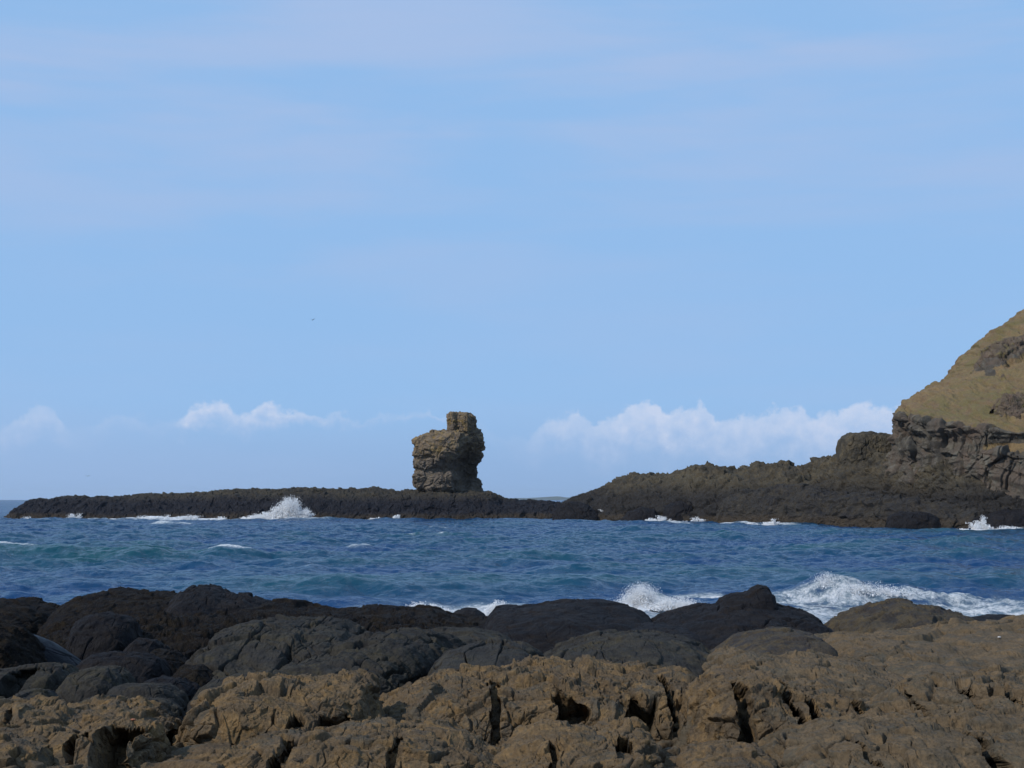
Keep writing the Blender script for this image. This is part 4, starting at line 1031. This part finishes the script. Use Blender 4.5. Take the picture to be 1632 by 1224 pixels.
# ------------------------------------------------------------------ small things
def bird(label, u, v, D, span, rz):
    root = bpy.data.objects.new('bird', None)
    SC.collection.objects.link(root)
    root.location = [float(a_) for a_ in P(u, v, D)]
    root.rotation_euler = (0, math.radians(8), rz)
    tag(root, label, 'bird', 'seabirds in flight')
    # body: lathe along x with head, beak and tail
    prof = [(-0.30, 0.004), (-0.26, 0.035), (-0.18, 0.03), (-0.08, 0.055), (0.04, 0.062), (0.13, 0.045), (0.17, 0.036), (0.21, 0.036), (0.25, 0.02), (0.27, 0.008), (0.32, 0.002)]
    k = span / 1.1
    th = np.linspace(0, 2 * np.pi, 16, endpoint=False)
    co = np.array([[(xx * k, r * k * math.cos(t) * (1.6 if xx < -0.2 else 1), r * k * math.sin(t) * (0.25 if xx < -0.2 else 1)) for t in th] for xx, r in prof])
    grid_mesh('body', co, M_bird, wrap=True, parent=root)
    for sgn in (-1, 1):
        ys = np.linspace(0.03, 0.55, 14)
        rows = []
        for yv in ys:
            t = (yv - 0.03) / 0.52
            ch = 0.24 * (1 - 0.35 * t) * (1 - t ** 6 * 0.9)
            xo = 0.06 + 0.10 * math.sin(t * math.pi * 0.6) - 0.14 * t * t
            zo = 0.26 * math.sin(t * math.pi * 0.55) - 0.03 * t
            lp = [(-1, 0), (-0.4, 0.05), (0.3, 0.09), (0.8, 0.05), (1, 0), (0.5, -0.03), (-0.3, -0.01)]
            rows.append([((xo - ch / 2 + a_ * ch / 2) * k, sgn * yv * k, (zo + b2 * ch) * k) for a_, b2 in lp])
        grid_mesh('wing', np.array(rows), M_bird, wrap=True, parent=root)


bird('dark bird flying high in the open sky left of the stack', 498, 510, 330, 1.35, math.radians(80))
bird('dark bird flying low above the left end of the reef', 140, 759, 300, 1.1, math.radians(100))


def shard(name, label, cat, u, v, D, sx, sy, sz, mat, seed):
    th = np.linspace(0, 2 * np.pi, 40, endpoint=False)
    ph = np.linspace(-np.pi / 2, np.pi / 2, 24)
    d3 = np.stack([np.cos(ph)[:, None] * np.cos(th)[None], np.cos(ph)[:, None] * np.sin(th)[None], np.sin(ph)[:, None] + 0 * th[None]], -1)
    n = fbm(d3.reshape(-1, 3) * 1.6, 3, seed=seed).reshape(d3.shape[:2])
    co = d3 * (1 + 0.5 * n[..., None]) * np.array([sx, sy, sz])
    o = grid_mesh(name, co, mat, wrap=True)
    bpy.context.view_layer.update()
    org = Vector((0, 0, CAMZ))
    dr = (Vector([float(a_) for a_ in P(u, v, D)]) - org).normalized()
    o.location = (0, 0, -50)
    bpy.context.view_layer.update()
    hit, loc, nrm, idx, ob, mtx = SC.ray_cast(bpy.context.evaluated_depsgraph_get(), org, dr)
    o.location = loc + nrm * sz * 0.6 if hit else P(u, v, D)
    tag(o, label, cat)


shard('shell', 'small white shell on the brown whaleback at the right edge', 'shell', 1592, 1016, 17, 0.022, 0.018, 0.012, M_shell, 1)
shard('litter', 'small orange scrap on the brown rock in the lower left', 'litter', 212, 1147, 11.5, 0.02, 0.015, 0.008, M_orange, 2)

# faint low land on the horizon
OC('distant_land', 'faint low land on the horizon right of the stack', [(770, 797), (800, 794), (840, 794), (870, 792), (890, 791), (905, 793), (930, 795), (945, 797)], 9000, z0=-5, front=400, back=800, mat=M_far, s=300, amp=4, seed=95, crack=0, block=0, kind='structure', nu=120, nv=40)

# air between the camera and the far shore
HAZE = 4.5e-5
if HAZE:
    mh = bpy.data.materials.new('haze_air')
    mh.use_nodes = True
    T = NT(mh.node_tree)
    vol = T.n('ShaderNodeVolumePrincipled', {'Color': (0.75, 0.87, 1.0, 1), 'Density': HAZE, 'Anisotropy': 0.2})
    T.n('ShaderNodeOutputMaterial', {'Volume': vol.outputs[0]})
    R_ = 12500.0
    zb, zt = -12.0, 75.0
    co = np.array([[x, y, z] for z in (zb, zt) for x, y in ((-R_, -R_), (R_, -R_), (R_, R_), (-R_, R_))])
    me = bpy.data.meshes.new('haze')
    me.from_pydata([tuple(c) for c in co], [], [(0, 3, 2, 1), (4, 5, 6, 7), (0, 1, 5, 4), (1, 2, 6, 5), (2, 3, 7, 6), (3, 0, 4, 7)])
    me.materials.append(mh)
    hz = bpy.data.objects.new('haze', me)
    SC.collection.objects.link(hz)
    tag(hz, 'thin sea haze in the air', kind='stuff')
